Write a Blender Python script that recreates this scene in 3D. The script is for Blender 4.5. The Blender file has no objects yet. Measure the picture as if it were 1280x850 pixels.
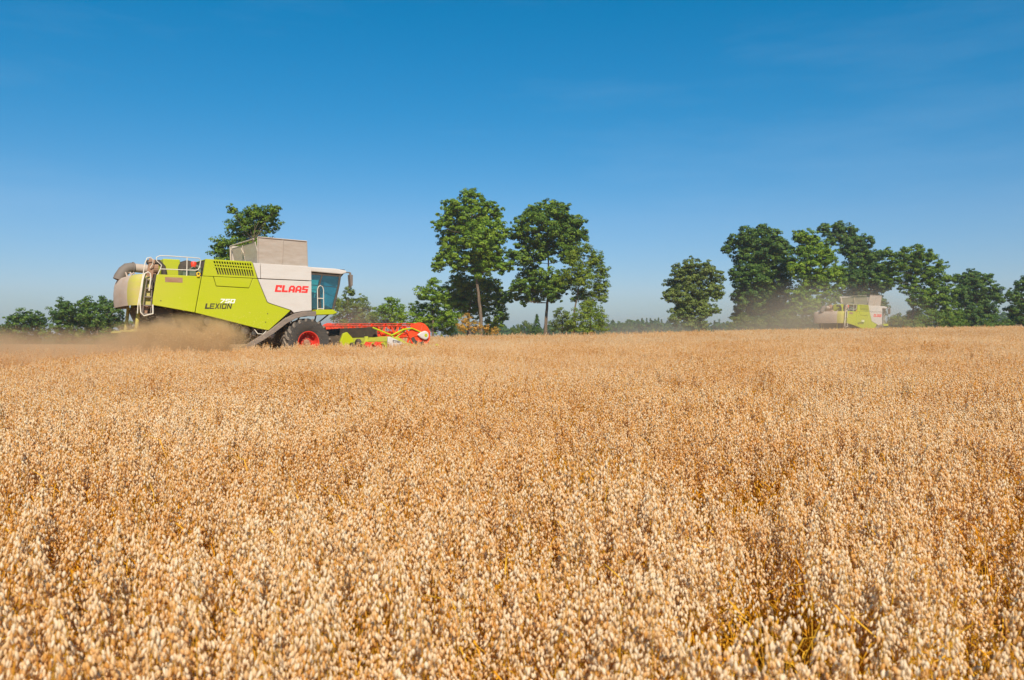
import bpy, bmesh, math, random
import numpy as np
from mathutils import Vector, Matrix

R = math.radians
C = bpy.context.scene.collection
scene = bpy.context.scene

# ------------------------------------------------------------------ camera
EYE = 1.95
FPX = 1000.0            # focal length in pixels of the 1280 px wide photograph
HY = 417.0              # eye level row
cd = bpy.data.cameras.new('camera')
cam = bpy.data.objects.new('camera', cd); C.objects.link(cam)
cam.location = (0, 0, EYE)
cam.rotation_euler = (R(90) - math.atan(8 / FPX), 0, 0)
cd.sensor_width = 36.0
cd.lens = 36.0 * FPX / 1280
cd.clip_start = 0.05
cd.clip_end = 9000
cd.dof.use_dof = True
cd.dof.focus_distance = 30.0
cd.dof.aperture_fstop = 4.5
scene.camera = cam

# ------------------------------------------------------------------ sky, sun, exposure
SUN_EL, SUN_AZ = 41.0, 170.0     # azimuth clockwise from +Y
w = bpy.data.worlds.new('World'); scene.world = w; w.use_nodes = True
nt = w.node_tree; nt.nodes.clear()
sky = nt.nodes.new('ShaderNodeTexSky'); sky.sky_type = 'NISHITA'; sky.sun_disc = False
sky.sun_elevation = R(SUN_EL); sky.sun_rotation = R(SUN_AZ)
sky.air_density = 1.0; sky.dust_density = 0.5; sky.ozone_density = 3.0; sky.altitude = 100
hs = nt.nodes.new('ShaderNodeHueSaturation'); hs.inputs['Saturation'].default_value = 1.3
bg = nt.nodes.new('ShaderNodeBackground'); bg.inputs['Strength'].default_value = 0.115
wo = nt.nodes.new('ShaderNodeOutputWorld')
# colour of the clear summer sky by elevation: violet-blue haze low down, deep azure above
tcw = nt.nodes.new('ShaderNodeTexCoord'); sxyz = nt.nodes.new('ShaderNodeSeparateXYZ'); nt.links.new(tcw.outputs['Generated'], sxyz.inputs[0])
cr = nt.nodes.new('ShaderNodeValToRGB'); el = cr.color_ramp.elements
el[0].position = 0.0; el[0].color = (.36, .42, .58, 1); el[1].position = .37; el[1].color = (.0, .74, .76, 1)
for p_, c_ in ((.05, (.50, .52, .64)), (.14, (.52, .62, .68)), (.26, (.20, .68, .72))):
    e_ = el.new(p_); e_.color = (*c_, 1)
mw = nt.nodes.new('ShaderNodeMix'); mw.data_type = 'RGBA'; mw.blend_type = 'MULTIPLY'; mw.inputs[0].default_value = 1.0
nt.links.new(sxyz.outputs[2], cr.inputs[0]); nt.links.new(sky.outputs[0], hs.inputs['Color'])
nt.links.new(hs.outputs[0], mw.inputs[6]); nt.links.new(cr.outputs[0], mw.inputs[7]); 
# a few barely visible wisps of high cloud
mpw = nt.nodes.new('ShaderNodeMapping'); mpw.inputs['Scale'].default_value = (1.6, 1.6, 9.0); mpw.inputs['Rotation'].default_value = (0, R(8), 0)
nw = nt.nodes.new('ShaderNodeTexNoise'); nw.inputs['Scale'].default_value = 1.7; nw.inputs['Detail'].default_value = 7.0; nw.inputs['Roughness'].default_value = .6
mrw = nt.nodes.new('ShaderNodeMapRange'); mrw.inputs[1].default_value = .50; mrw.inputs[2].default_value = .80; mrw.inputs[3].default_value = 0; mrw.inputs[4].default_value = .06
mc = nt.nodes.new('ShaderNodeMix'); mc.data_type = 'RGBA'; mc.inputs[7].default_value = (5.2, 5.9, 6.6, 1)
nt.links.new(tcw.outputs['Generated'], mpw.inputs[0]); nt.links.new(mpw.outputs[0], nw.inputs['Vector']); nt.links.new(nw.outputs[0], mrw.inputs[0])
nt.links.new(mrw.outputs[0], mc.inputs[0]); nt.links.new(mw.outputs[2], mc.inputs[6]); nt.links.new(mc.outputs[2], bg.inputs['Color'])
nt.links.new(bg.outputs[0], wo.inputs['Surface'])

sl = bpy.data.lights.new('sun', 'SUN'); sun = bpy.data.objects.new('sun', sl); C.objects.link(sun)
sl.energy = 5.0; sl.angle = R(0.6); sl.color = (1.0, 0.90, 0.75)
ts = Vector((math.sin(R(SUN_AZ)) * math.cos(R(SUN_EL)), math.cos(R(SUN_AZ)) * math.cos(R(SUN_EL)), math.sin(R(SUN_EL))))
sun.rotation_euler = ts.to_track_quat('Z', 'Y').to_euler()
scene.view_settings.view_transform = 'Standard'
scene.view_settings.look = 'None'
scene.view_settings.exposure = 0.4
scene.view_settings.gamma = 1.0
scene.render.engine = 'CYCLES'
scene.cycles.use_denoising = True
scene.cycles.max_bounces = 7
scene.cycles.diffuse_bounces = 4
scene.cycles.glossy_bounces = 2
scene.cycles.transmission_bounces = 3
scene.cycles.transparent_max_bounces = 8
scene.cycles.volume_bounces = 2
scene.cycles.caustics_reflective = False
scene.cycles.caustics_refractive = False

# ------------------------------------------------------------------ helpers
def P(px, py, d):
    """world point seen at a pixel of the photograph, d metres in front"""
    return Vector(((px - 640) / FPX * d, d, EYE + (HY - py) / FPX * d))

def tag(o, label=None, cat=None, group=None, kind=None):
    if label: o['label'] = label
    if cat: o['category'] = cat
    if group: o['group'] = group
    if kind: o['kind'] = kind
    return o

def smooth01(t):
    t = np.clip(t, 0, 1); return t * t * (3 - 2 * t)

def ground(x, y):
    x = np.asarray(x, float); y = np.asarray(y, float)
    ys = [-400, -20, 0, 15, 33, 48, 56, 66, 80, 105, 150, 260, 600, 3000, 7000]
    zs = [-.6, -.05, 0.0, .26, .62, .96, 1.03, .93, .50, .0, -.4, -1.0, -2.0, -4.0, -6.0]
    z = np.interp(y, ys, zs)
    for dy in (-4, -2, 2, 4):
        z = z + np.interp(y + dy, ys, zs)
    z = z / 5
    k = np.clip(y, 0, 52) / 52 * np.clip(1 - (y - 58) / 36, 0, 1)
    z = z + 0.0145 * np.clip(x - 4, 0, 60) * k
    z = z + 0.03 * np.sin(x * .21 + 1.3) * np.sin(y * .17) * np.clip(y / 20, 0, 1)
    return z

def gz(x, y): return float(ground(x, y))

def nodes_mat(name):
    m = bpy.data.materials.new(name); m.use_nodes = True
    t = m.node_tree; t.nodes.clear()
    return m, t, t.nodes.new('ShaderNodeOutputMaterial')

def N(t, typ, **kw):
    n = t.nodes.new(typ)
    for k, v in kw.items():
        if k in n.inputs.keys(): n.inputs[k].default_value = v
        else: setattr(n, k, v)
    return n

def ramp(t, stops, fac=None):
    n = t.nodes.new('ShaderNodeValToRGB')
    e = n.color_ramp.elements
    while len(e) < len(stops): e.new(0.5)
    for i, (p, c) in enumerate(stops):
        e[i].position = p; e[i].color = (c[0], c[1], c[2], 1)
    if fac: t.links.new(fac, n.inputs[0])
    return n

def paint(name, col, rough=0.45, dust=0.3, dustcol=(.42, .31, .20), scale=1.4, spec=0.3, metallic=0.0, dirt_low=None):
    """painted or bare surface with a broken layer of field dust that has a shape of its own"""
    m, t, out = nodes_mat(name)
    L = t.links.new
    tc = N(t, 'ShaderNodeTexCoord')
    n1 = N(t, 'ShaderNodeTexNoise', Scale=scale, Detail=8.0, Roughness=.65)
    mp = N(t, 'ShaderNodeMapping'); mp.inputs['Scale'].default_value = (.7, 1, 2.6)
    L(tc.outputs['Object'], mp.inputs[0]); L(mp.outputs[0], n1.inputs['Vector'])
    n2 = N(t, 'ShaderNodeTexNoise', Scale=scale * 14, Detail=4.0)
    L(mp.outputs[0], n2.inputs['Vector'])
    mr = N(t, 'ShaderNodeMapRange'); mr.inputs[1].default_value = .35; mr.inputs[2].default_value = .75
    mr.inputs[3].default_value = dust * .45; mr.inputs[4].default_value = min(1, dust * 1.6)
    L(n1.outputs[0], mr.inputs[0])
    mul = N(t, 'ShaderNodeMath', operation='MULTIPLY_ADD'); mul.inputs[1].default_value = .25 * dust; 
    L(n2.outputs[0], mul.inputs[0]); L(mr.outputs[0], mul.inputs[2])
    fac = mul.outputs[0]
    if dirt_low:      # dust thrown up: heavier towards a height (x, y or z) in the object's own space
        sep = N(t, 'ShaderNodeSeparateXYZ'); L(tc.outputs['Object'], sep.inputs[0])
        ax, a, b, amt = dirt_low
        m2 = N(t, 'ShaderNodeMapRange'); m2.inputs[1].default_value = a; m2.inputs[2].default_value = b
        m2.inputs[3].default_value = amt; m2.inputs[4].default_value = 0
        L(sep.outputs[ax], m2.inputs[0])
        ad = N(t, 'ShaderNodeMath', operation='ADD', use_clamp=True); L(fac, ad.inputs[0]); L(m2.outputs[0], ad.inputs[1])
        fac = ad.outputs[0]
    mx = N(t, 'ShaderNodeMix', data_type='RGBA')
    mx.inputs[6].default_value = (*col, 1); mx.inputs[7].default_value = (*dustcol, 1)
    L(fac, mx.inputs[0])
    b = N(t, 'ShaderNodeBsdfPrincipled'); b.inputs['Metallic'].default_value = metallic
    b.inputs['Specular IOR Level'].default_value = spec
    L(mx.outputs[2], b.inputs['Base Color'])
    rr = N(t, 'ShaderNodeMapRange'); rr.inputs[3].default_value = rough; rr.inputs[4].default_value = .9
    L(fac, rr.inputs[0]); L(rr.outputs[0], b.inputs['Roughness'])
    L(b.outputs[0], out.inputs[0])
    return m

M = {}
M['lime'] = paint('lime_paint', (.375, .41, .001), .42, .12, (.46, .40, .07), dirt_low=(0, -6.0, -4.2, .30))
M['lime_dusty'] = paint('dusty_lime_paint', (.40, .39, .02), .6, .5, (.42, .31, .17))
M['white'] = paint('white_paint', (.56, .52, .49), .4, .20, (.40, .30, .22), scale=1.8)
M['tank'] = paint('tank_sheet', (.52, .46, .41), .55, .42, (.34, .25, .18), scale=2.6)
M['tan'] = paint('dusty_sheet', (.50, .42, .36), .8, .6, (.42, .30, .22))
M['red'] = paint('red_paint', (.72, .035, .012), .4, .10, (.45, .26, .15))
M['wheelred'] = paint('wheel_red_paint', (.62, .02, .012), .4, .12, (.40, .22, .14))
M['orange'] = paint('reel_red_paint', (.85, .055, .008), .4, .06, (.5, .28, .15))
M['black'] = paint('black_steel', (.02, .019, .018), .6, .35, (.16, .11, .075), scale=3)
M['dark'] = paint('grimy_and_shaded_steel', (.035, .03, .027), .7, .5, (.13, .09, .06), scale=3)  # grimy steel; also the painted shade on the header's back wall
M['fender'] = paint('grey_rubber', (.11, .095, .085), .7, .5, (.30, .22, .17), scale=2)
M['tyre'] = paint('tyre_rubber', (.018, .018, .019), .75, .30, (.15, .12, .095), scale=4)
M['lug'] = paint('dusty_tyre_lug', (.03, .028, .027), .8, .8, (.24, .19, .15), scale=4)
M['rust'] = paint('rusty_steel', (.24, .10, .05), .8, .5, (.36, .24, .16), scale=3)
M['rail'] = paint('white_tube', (.66, .62, .54), .45, .30)
M['grey'] = paint('grey_tube', (.13, .11, .10), .6, .45, (.22, .17, .13))
M['greyl'] = paint('pale_tube', (.42, .35, .30), .6, .5, (.42, .31, .24))
M['ink_red'] = paint('red_lettering', (.72, .02, .02), .4, .06)
M['ink_black'] = paint('black_lettering', (.012, .012, .012), .4, .08)
M['ink_white'] = paint('white_lettering', (.82, .82, .78), .4, .08)
M['steel'] = paint('bright_steel', (.45, .43, .40), .35, .3, metallic=.6)
M['teal'] = paint('green_engine_paint', (.02, .09, .06), .5, .3)
M['yellow'] = paint('yellow_paint', (.75, .48, .01), .4, .1)
M['hdrdusty'] = paint('dusty_header_paint', (.44, .50, .01), .5, .42, (.33, .24, .10), scale=3)

def glass_mat():
    m, t, out = nodes_mat('tinted_glass'); L = t.links.new
    tr = N(t, 'ShaderNodeBsdfTransparent'); tr.inputs[0].default_value = (.52, .86, .80, 1)
    gl = N(t, 'ShaderNodeBsdfGlossy', Roughness=.04); gl.inputs[0].default_value = (.75, .95, .95, 1)
    fr = N(t, 'ShaderNodeFresnel', IOR=1.5)
    ad = N(t, 'ShaderNodeMath', operation='ADD', use_clamp=True); ad.inputs[1].default_value = .10
    mx = N(t, 'ShaderNodeMixShader')
    L(fr.outputs[0], ad.inputs[0]); L(ad.outputs[0], mx.inputs[0]); L(tr.outputs[0], mx.inputs[1]); L(gl.outputs[0], mx.inputs[2])
    L(mx.outputs[0], out.inputs[0]); return m
M['glass'] = glass_mat()

class MB:
    """collects shapes given as (x forward, r to the right, z up) and links them as one mesh"""
    def __init__(s): s.v = []; s.f = []; s.mi = []; s.cur = 0
    def add(s, vs, fs):
        b = len(s.v); s.v += [tuple(v) for v in vs]; s.f += [tuple(b + i for i in f) for f in fs]; s.mi += [s.cur] * len(fs)
    def box(s, x0, x1, r0, r1, z0, z1):
        s.add([(x, r, z) for x in (x0, x1) for r in (r0, r1) for z in (z0, z1)],
              [(0, 1, 3, 2), (4, 6, 7, 5), (0, 4, 5, 1), (2, 3, 7, 6), (0, 2, 6, 4), (1, 5, 7, 3)])
    def prism(s, poly, r0, r1, axis='r'):
        n = len(poly)
        if axis == 'r': a = [(p[0], r0, p[1]) for p in poly]; b = [(p[0], r1, p[1]) for p in poly]
        elif axis == 'x': a = [(r0, p[0], p[1]) for p in poly]; b = [(r1, p[0], p[1]) for p in poly]
        else: a = [(p[0], p[1], r0) for p in poly]; b = [(p[0], p[1], r1) for p in poly]
        s.add(a + b, [tuple(range(n))[::-1], tuple(range(n, 2 * n))] + [(i, (i + 1) % n, n + (i + 1) % n, n + i) for i in range(n)])
    def tube(s, pts, rad, n=8, cap=True):
        pts = [Vector(p) for p in pts]; rads = rad if isinstance(rad, (list, tuple)) else [rad] * len(pts)
        rings = []; up = None
        for i, p in enumerate(pts):
            d = (pts[min(i + 1, len(pts) - 1)] - pts[max(i - 1, 0)]).normalized()
            if up is None:
                up = Vector((0, 0, 1)) if abs(d.z) < .9 else Vector((1, 0, 0))
            a = d.cross(up).normalized(); up = a.cross(d).normalized()
            rings.append([p + (a * math.cos(2 * math.pi * k / n) + up * math.sin(2 * math.pi * k / n)) * rads[i] for k in range(n)])
        vs = [v for r in rings for v in r]; fs = []
        for i in range(len(pts) - 1):
            for k in range(n): fs.append((i * n + k, i * n + (k + 1) % n, (i + 1) * n + (k + 1) % n, (i + 1) * n + k))
        if cap: fs += [tuple(range(n))[::-1], tuple(range((len(pts) - 1) * n, len(pts) * n))]
        s.add(vs, fs)
    def lathe(s, prof, c, axis='r', n=28, closed=False):
        """prof: (radius, offset along axis)"""
        vs = []
        for (ra, o) in prof:
            for k in range(n):
                a = 2 * math.pi * k / n; u, v = ra * math.cos(a), ra * math.sin(a)
                if axis == 'r': vs.append((c[0] + u, c[1] + o, c[2] + v))
                elif axis == 'z': vs.append((c[0] + u, c[1] + v, c[2] + o))
                else: vs.append((c[0] + o, c[1] + u, c[2] + v))
        fs = []; m = len(prof)
        for i in range(m if closed else m - 1):
            j = (i + 1) % m
            for k in range(n): fs.append((i * n + k, i * n + (k + 1) % n, j * n + (k + 1) % n, j * n + k))
        s.add(vs, fs)
    def pieces(s, name, mats, parent=None, **kw):
        """every separate shape collected becomes an object of its own"""
        par = list(range(len(s.v)))
        def find(i):
            while par[i] != i: par[i] = par[par[i]]; i = par[i]
            return i
        for f in s.f:
            for k in f[1:]: par[find(k)] = find(f[0])
        groups = {}
        for f in s.f: groups.setdefault(find(f[0]), []).append(f)
        for fs in groups.values():
            idx = sorted({k for f in fs for k in f}); mp = {k: i for i, k in enumerate(idx)}
            q = MB(); q.add([s.v[k] for k in idx], [tuple(mp[k] for k in f) for f in fs]); q.build(name, mats, parent, **kw)
    def build(s, name, mats, parent=None, smooth=False, bevel=0, label=None):
        me = bpy.data.meshes.new(name)
        me.from_pydata([(v[0], -v[1], v[2]) for v in s.v], [], s.f)
        for m in (mats if isinstance(mats, (list, tuple)) else [mats]): me.materials.append(m)
        me.polygons.foreach_set('material_index', s.mi)
        bm = bmesh.new(); bm.from_mesh(me); bmesh.ops.recalc_face_normals(bm, faces=bm.faces); bm.to_mesh(me); bm.free()
        o = bpy.data.objects.new(name, me); C.objects.link(o)
        if smooth:
            me.polygons.foreach_set('use_smooth', [True] * len(me.polygons))
            try: me.set_sharp_from_angle(angle=R(38))
            except Exception: pass
        if bevel:
            b = o.modifiers.new('bevel', 'BEVEL'); b.width = bevel; b.segments = 2; b.limit_method = 'ANGLE'
        if parent: o.parent = parent
        if label: o['label'] = label
        return o

def empty(name, loc, rz=0):
    o = bpy.data.objects.new(name, None); C.objects.link(o); o.location = loc; o.rotation_euler = (0, 0, rz)
    o.empty_display_size = .3; return o

def copy_tree(o, parent=None):
    c = o.copy(); C.objects.link(c)
    if parent is not None: c.parent = parent
    for ch in list(o.children): copy_tree(ch, c)
    return c

# ------------------------------------------------------------------ the combine harvester
TH = R(38)
O1 = (-9.1, 33.04)
def arc(cx, cz, rr, a0, a1, n):
    return [(cx + rr * math.cos(R(a0 + (a1 - a0) * i / n)), cz + rr * math.sin(R(a0 + (a1 - a0) * i / n))) for i in range(n + 1)]

def wheel(parent, x, r, rad, rimr, width, side, name='wheel', lugs=22):
    """side=+1: outer face to the right"""
    t = MB(); h = width / 2; hub = (x, r, rad)
    t.lathe([(rimr, -h * .8), (rimr + .04, -h * .92), (rad * .80, -h * 1.02), (rad * .92, -h), (rad * .965, -h * .8),
             (rad * .97, 0), (rad * .965, h * .8), (rad * .92, h), (rad * .80, h * 1.02), (rimr + .04, h * .92), (rimr, h * .8)], hub, n=48)
    ty = t.build('tyre', M['tyre'], parent, smooth=True)
    l = MB()
    for k in range(lugs * 2):
        s = 1 if k % 2 else -1
        a = 2 * math.pi * k / (lugs * 2)
        pts_in = []; 
        # a lug is a curved bar from the shoulder to the centre line
        sec = []
        for j in range(5):
            u = j / 4; rr_ = s * h * (1.03 - .98 * u); aa = a + (.30 * u) * (1)
            ra = (rad * .90 if j == 0 else rad * .962); top = rad * (.985 if j == 0 else 1.03)
            wd = .030 + .012 * (1 - u)
            for (rd, dw) in ((ra, -wd * 1.2), (top, -wd), (top, wd), (ra, wd * 1.2)):
                an = aa + dw / rad
                sec.append((x + rd * math.sin(an), r + rr_ * (1.03 if j == 0 else 1), rad + rd * math.cos(an)))
        # shoulder extension
        fs = []
        for j in range(4):
            for q in range(3): fs.append((j * 4 + q, j * 4 + q + 1, j * 4 + 5 + q, j * 4 + 4 + q))
        fs += [(0, 1, 2, 3), (16, 17, 18, 19)]
        l.add(sec, fs)
    lo = l.build('tread', M['lug'], ty)
    w_ = MB(); s = side
    w_.lathe([(rimr, s * h * .78), (rimr + .025, s * h * .86), (rimr + .02, s * h * .9), (rimr - .012, s * h * .88), (rimr - .04, s * h * .6),
              (rimr - .055, s * h * .0), (rimr - .09, -s * h * .15), (rimr * .62, -s * h * .12), (rimr * .5, s * h * .02),
              (rimr * .48, s * h * .14), (.001, s * h * .14)], hub, n=40)
    w_.lathe([(rimr, -s * h * .85), (rimr - .05, -s * h * .5), (rimr - .09, -s * h * .05)], hub, n=40)
    rim = w_.build('rim', M['wheelred'], parent, smooth=True)
    b = MB()
    b.lathe([(rimr * .30, s * h * .2), (rimr * .28, s * h * .38), (rimr * .2, s * h * .44), (.001, s * h * .44)], hub, n=24)
    for k in range(10):
        a = 2 * math.pi * k / 10; q = rimr * .42
        b.tube([(x + q * math.cos(a), r + s * h * .2, rad + q * math.sin(a)), (x + q * math.cos(a), r + s * h * .3, rad + q * math.sin(a))], .018, 6)
    b.build('hub', M['rust'], rim, smooth=True)

def block_text(strokes_by_letter, x0, z0, height, pitch, lw, shear, r, name, mat, parent, rise=0.0):
    mb = MB(); x = x0
    for polys, adv in strokes_by_letter:
        for poly in polys:
            pp = [(x + (u * lw + v * shear) * height, z0 + v * height) for (u, v) in poly]
            pp = [(a, b + (a - x0) * rise) for a, b in pp]
            mb.prism(pp, r, r + .006)
        x += adv * pitch
    return mb.build(name, mat, parent)

def rect(a, b, c, d): return [(a, b), (c, b), (c, d), (a, d)]
LET = {
 'C': [rect(0, 0, .36, 1), rect(.36, 0, 1, .26), rect(.36, .74, 1, 1), rect(.68, .60, 1, .74)],
 'L': [rect(0, 0, .36, 1), rect(.36, 0, .97, .26)],
 'A': [[(0, 0), (.33, 0), (.33, 1), (.25, 1), (0, .72)], [(.67, 0), (1, 0), (1, .72), (.75, 1), (.67, 1)], rect(.33, .76, .67, 1), rect(.33, .24, .67, .46)],
 'S': [rect(0, .76, 1, 1), rect(0, .60, .36, .76), rect(0, .38, 1, .60), rect(.64, .24, 1, .38), rect(0, 0, 1, .24)],
 'E': [rect(0, 0, .22, 1), rect(.22, 0, 1, .2), rect(.22, .41, .9, .59), rect(.22, .8, 1, 1)],
 'X': [[(0, 0), (.28, 0), (1, 1), (.72, 1)], [(0, 1), (.28, 1), (.43, .70), (.30, .54)], [(.57, .30), (.70, .46), (1, 0), (.72, 0)]],
 'I': [rect(0, 0, .22, 1)],
 'O': [rect(0, 0, .22, 1), rect(.78, 0, 1, 1), rect(.22, 0, .78, .2), rect(.22, .8, .78, 1)],
 'N': [rect(0, 0, .22, 1), rect(.78, 0, 1, 1), [(.22, 1), (.22, .68), (.78, 0), (.78, .32)]],
 '7': [rect(0, .8, 1, 1), [(.72, .8), (1, .8), (.45, 0), (.15, 0)]],
 '5': [rect(0, .8, 1, 1), rect(0, .6, .24, .8), rect(0, .42, 1, .6), rect(.76, .2, 1, .42), rect(0, 0, 1, .2)],
 '0': [rect(0, 0, .24, 1), rect(.76, 0, 1, 1), rect(.24, 0, .76, .2), rect(.24, .8, .76, 1)],
}

def make_combine():
    root = empty('combine_harvester', (0, 0, 0))
    W = 1.60
    # ---- dark core of the machine
    c = MB()
    c.prism([(-5.7, 2.34), (-4.3, 2.12), (-1.55, 1.5), (-.7, 2.05), (.15, 2.2), (.15, 3.88), (-3.9, 3.92), (-4.05, 3.32), (-5.7, 3.3)], -1.49, 1.49)
    c.build('body_core', M['dark'], root)
    ch = MB()
    ch.box(-5.0, .9, -.62, -.48, .95, 1.25); ch.box(-5.0, .9, .48, .62, .95, 1.25)
    ch.box(-.25, .25, -1.25, 1.25, .72, 1.15); ch.box(-4.4, -4.1, -1.15, 1.15, .62, .85)
    ch.prism([(-4.9, 1.3), (-3.5, .95), (-.4, .85), (-.4, 1.9), (-4.9, 2.3)], -.85, .85)
    ch.build('chassis', M['dark'], root, bevel=.01)
    ub = MB()
    for (x, z, q) in ((-2.35, 1.42, .17), (-2.02, 1.3, .11), (-2.75, 1.55, .14), (-3.2, 1.55, .22), (-1.35, 1.25, .16), (-3.75, 1.75, .15)):
        ub.lathe([(.001, 0), (q * .3, .0), (q * .35, -.03), (q * .85, -.02), (q, 0), (q, .04), (q * .85, .05), (q * .3, .06), (.001, .06)], (x, 1.18, z), n=20)
    ub.pieces('drive_pulley', M['steel'], root, smooth=True)
    bl = MB()
    bl.tube([(-3.2, 1.24, 1.78), (-2.3, 1.24, 1.60)], .018, 6); bl.tube([(-3.2, 1.24, 1.33), (-2.3, 1.24, 1.25)], .018, 6)
    bl.tube([(-2.0, 1.26, 1.42), (-1.3, 1.26, 1.42)], .018, 6); bl.tube([(-2.0, 1.26, 1.18), (-1.3, 1.26, 1.1)], .018, 6)
    bl.tube([(-2.1, 1.3, 1.6), (-2.2, 1.3, 1.1), (-2.5, 1.25, .9)], .03, 6); bl.tube([(-2.6, 1.3, 1.7), (-2.9, 1.3, 1.2), (-3.1, 1.25, .9)], .03, 6)
    bl.pieces('belt', M['black'], root)
    # ---- side skins, both sides
    for s, suffix in ((1, 'r'), (-1, 'l')):
        a, b = (W - .07, W) if s > 0 else (-W, -W + .07)
        q = MB(); q.prism([(-5.62, 3.385), (-4.085, 3.385), (-4.33, 2.05), (-5.80, 2.30)], a, b)
        q.build('rear_side_panel', M['lime'], root, bevel=.02)
        q = MB()
        q.prism([(-4.06, 3.385), (-3.66, 3.385), (-3.56, 3.03), (-2.32, 3.0), (-2.17, 3.38), (-2.0, 3.38), (-1.63, 2.49), (-1.54, 2.44),
                 (-.69, 2.19), (-.9, 2.0), (-1.58, 1.41), (-2.0, 1.48), (-4.305, 2.045)], a, b)
        q.build('side_panel', M['lime'], root, bevel=.015)
        q = MB(); q.prism([(-3.64, 3.385), (-2.19, 3.38), (-2.33, 3.02), (-3.55, 3.05)], a, b + (.012 if s > 0 else 0))
        q.build('service_flap', M['lime'], root, bevel=.015)
        q = MB(); q.prism([(-1.975, 3.37), (.19, 3.37), (.19, 2.2), (-.2, 2.17), (-.55, 2.1), (-.66, 2.2), (-1.52, 2.455), (-1.61, 2.50)], a, b)
        q.build('front_side_panel', M['white'], root, bevel=.015)
        q = MB(); q.prism([(-1.86, 3.975), (.19, 3.94), (.19, 3.40), (-1.86, 3.40)], a + (0 if s > 0 else 0), b)
        q.prism([(-2.17, 3.98), (-1.885, 3.975), (-1.885, 3.40), (-1.98, 3.40)], a, b)
        q.build('tank_side_panel', M['white'], root, bevel=.012)
        # engine hood with louvres
        q = MB(); ra, rb = a, b
        q.prism([(-3.93, 4.03), (-3.70, 4.02), (-3.52, 3.48), (-4.035, 3.405)], ra, rb)
        q.prism([(-4.035, 3.405), (-3.52, 3.48), (-2.13, 3.47), (-2.0, 3.405)], ra, rb)
        q.prism([(-3.70, 4.02), (-2.19, 3.99), (-2.205, 3.95), (-3.68, 3.97)], ra, rb)
        q.prism([(-2.25, 3.965), (-2.19, 3.99), (-2.02, 3.42), (-2.13, 3.46)], ra, rb)
        rr0, rr1 = (rb - .03, rb + .004) if s > 0 else (ra - .004, ra + .03)
        for k in range(16):       # slats
            t = k / 15
            xt, xb = -3.675 + t * 1.44, -3.52 + t * 1.40
            q.prism([(xt - .019, 3.975), (xt + .019, 3.97), (xb + .019, 3.475), (xb - .019, 3.475)], rr0, rr1)
        for zz in (3.865, 3.755):
            q.prism([(-3.68, zz + .02), (-2.2, zz + .0), (-2.19, zz - .045), (-3.66, zz - .025)], rr0, rr1 + .003)
        q.build('engine_hood', M['lime'], root)
        # grey rubber strip over the front wheel running down to the rear
        path_o = [(.36, 2.17), (-.15, 2.165), (-.55, 2.07), (-.95, 1.86), (-1.57, 1.40), (-2.15, 1.05), (-2.78, .66)]
        path_i = [(-2.70, .50), (-2.08, .87), (-1.48, 1.22), (-.86, 1.68), (-.48, 1.88), (-.12, 1.97), (.36, 1.98)]
        q = MB(); q.prism(path_o + path_i, (W - .10 if s > 0 else -W - .05), (W + .05 if s > 0 else -W + .10))
        q.build('mudguard', M['fender'], root, bevel=.02)
        wheel(root, 0, s * 1.42, .93, .43, .66, s, lugs=20)
        wheel(root, -3.72, s * 1.28, .66, .34, .46, s, lugs=18)
    hd = MB(); hd.prism([(-3.88, 4.02), (-2.2, 3.985), (-2.05, 3.6), (-3.95, 3.6)], -1.52, 1.52)
    hd.build('hood_top', M['dark'], root)
    hs_ = MB(); hs_.box(-3.90, -2.19, -1.53, 1.53, 4.0, 4.035); hs_.build('hood_lid', M['lime'], root, bevel=.01)
    # ---- grain tank extensions
    tk = MB(); tk.box(-2.0, .12, -1.45, 1.45, 3.90, 3.985); tk.build('tank_deck', M['white'], root)
    def wall(p, n_, th=.03):
        mb = MB(); p = [Vector(v) for v in p]; n_ = Vector(n_).normalized() * th
        mb.add(list(p) + [v + n_ for v in p], [(0, 1, 2, 3), (7, 6, 5, 4), (0, 4, 5, 1), (1, 5, 6, 2), (2, 6, 7, 3), (3, 7, 4, 0)])
        # ribs
        return mb
    m = wall([(-1.90, 1.42, 3.97), (.10, 1.42, 3.95), (-0.03, 1.66, 4.95), (-2.0, 1.66, 4.97)], (0, -1, 0))
    m.tube([(-.95, 1.44, 3.99), (-1.0, 1.675, 4.93)], .016, 5); m.tube([(-2.0, 1.665, 4.97), (-.03, 1.665, 4.95)], .022, 6)
    m.tube([(-1.93, 1.43, 3.98), (-2.0, 1.665, 4.97)], .022, 6); m.tube([(.10, 1.43, 3.96), (-.03, 1.665, 4.95)], .022, 6)
    m.build('tank_extension', M['tank'], root)
    m = wall([(-1.90, -1.42, 3.97), (.10, -1.42, 3.95), (0.0, -1.57, 4.95), (-1.96, -1.57, 4.97)], (0, 1, 0))
    m.build('tank_extension', M['tank'], root)
    m = wall([(-1.82, 1.38, 3.97), (-1.82, -1.25, 3.97), (-1.98, -1.32, 4.83), (-1.98, 1.30, 4.83)], (1, 0, 0))
    m.tube([(-2.0, -1.36, 4.0), (-2.02, -1.36, 4.93)], .035, 6); m.tube([(-2.02, -1.36, 4.93), (-2.02, 1.30, 4.93)], .03, 6)
    m.tube([(-1.86, .0, 4.0), (-2.01, .0, 4.83)], .014, 5); m.tube([(-2.0, -.1, 4.5), (-2.05, .0, 4.7), (-2.0, .1, 4.5)], .018, 5)
    m.build('tank_extension', M['tank'], root)
    m = wall([(.05, 1.38, 3.97), (.05, -1.38, 3.97), (.0, -1.45, 4.88), (.0, 1.45, 4.88)], (-1, 0, 0)); m.build('tank_extension', M['tank'], root)
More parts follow.
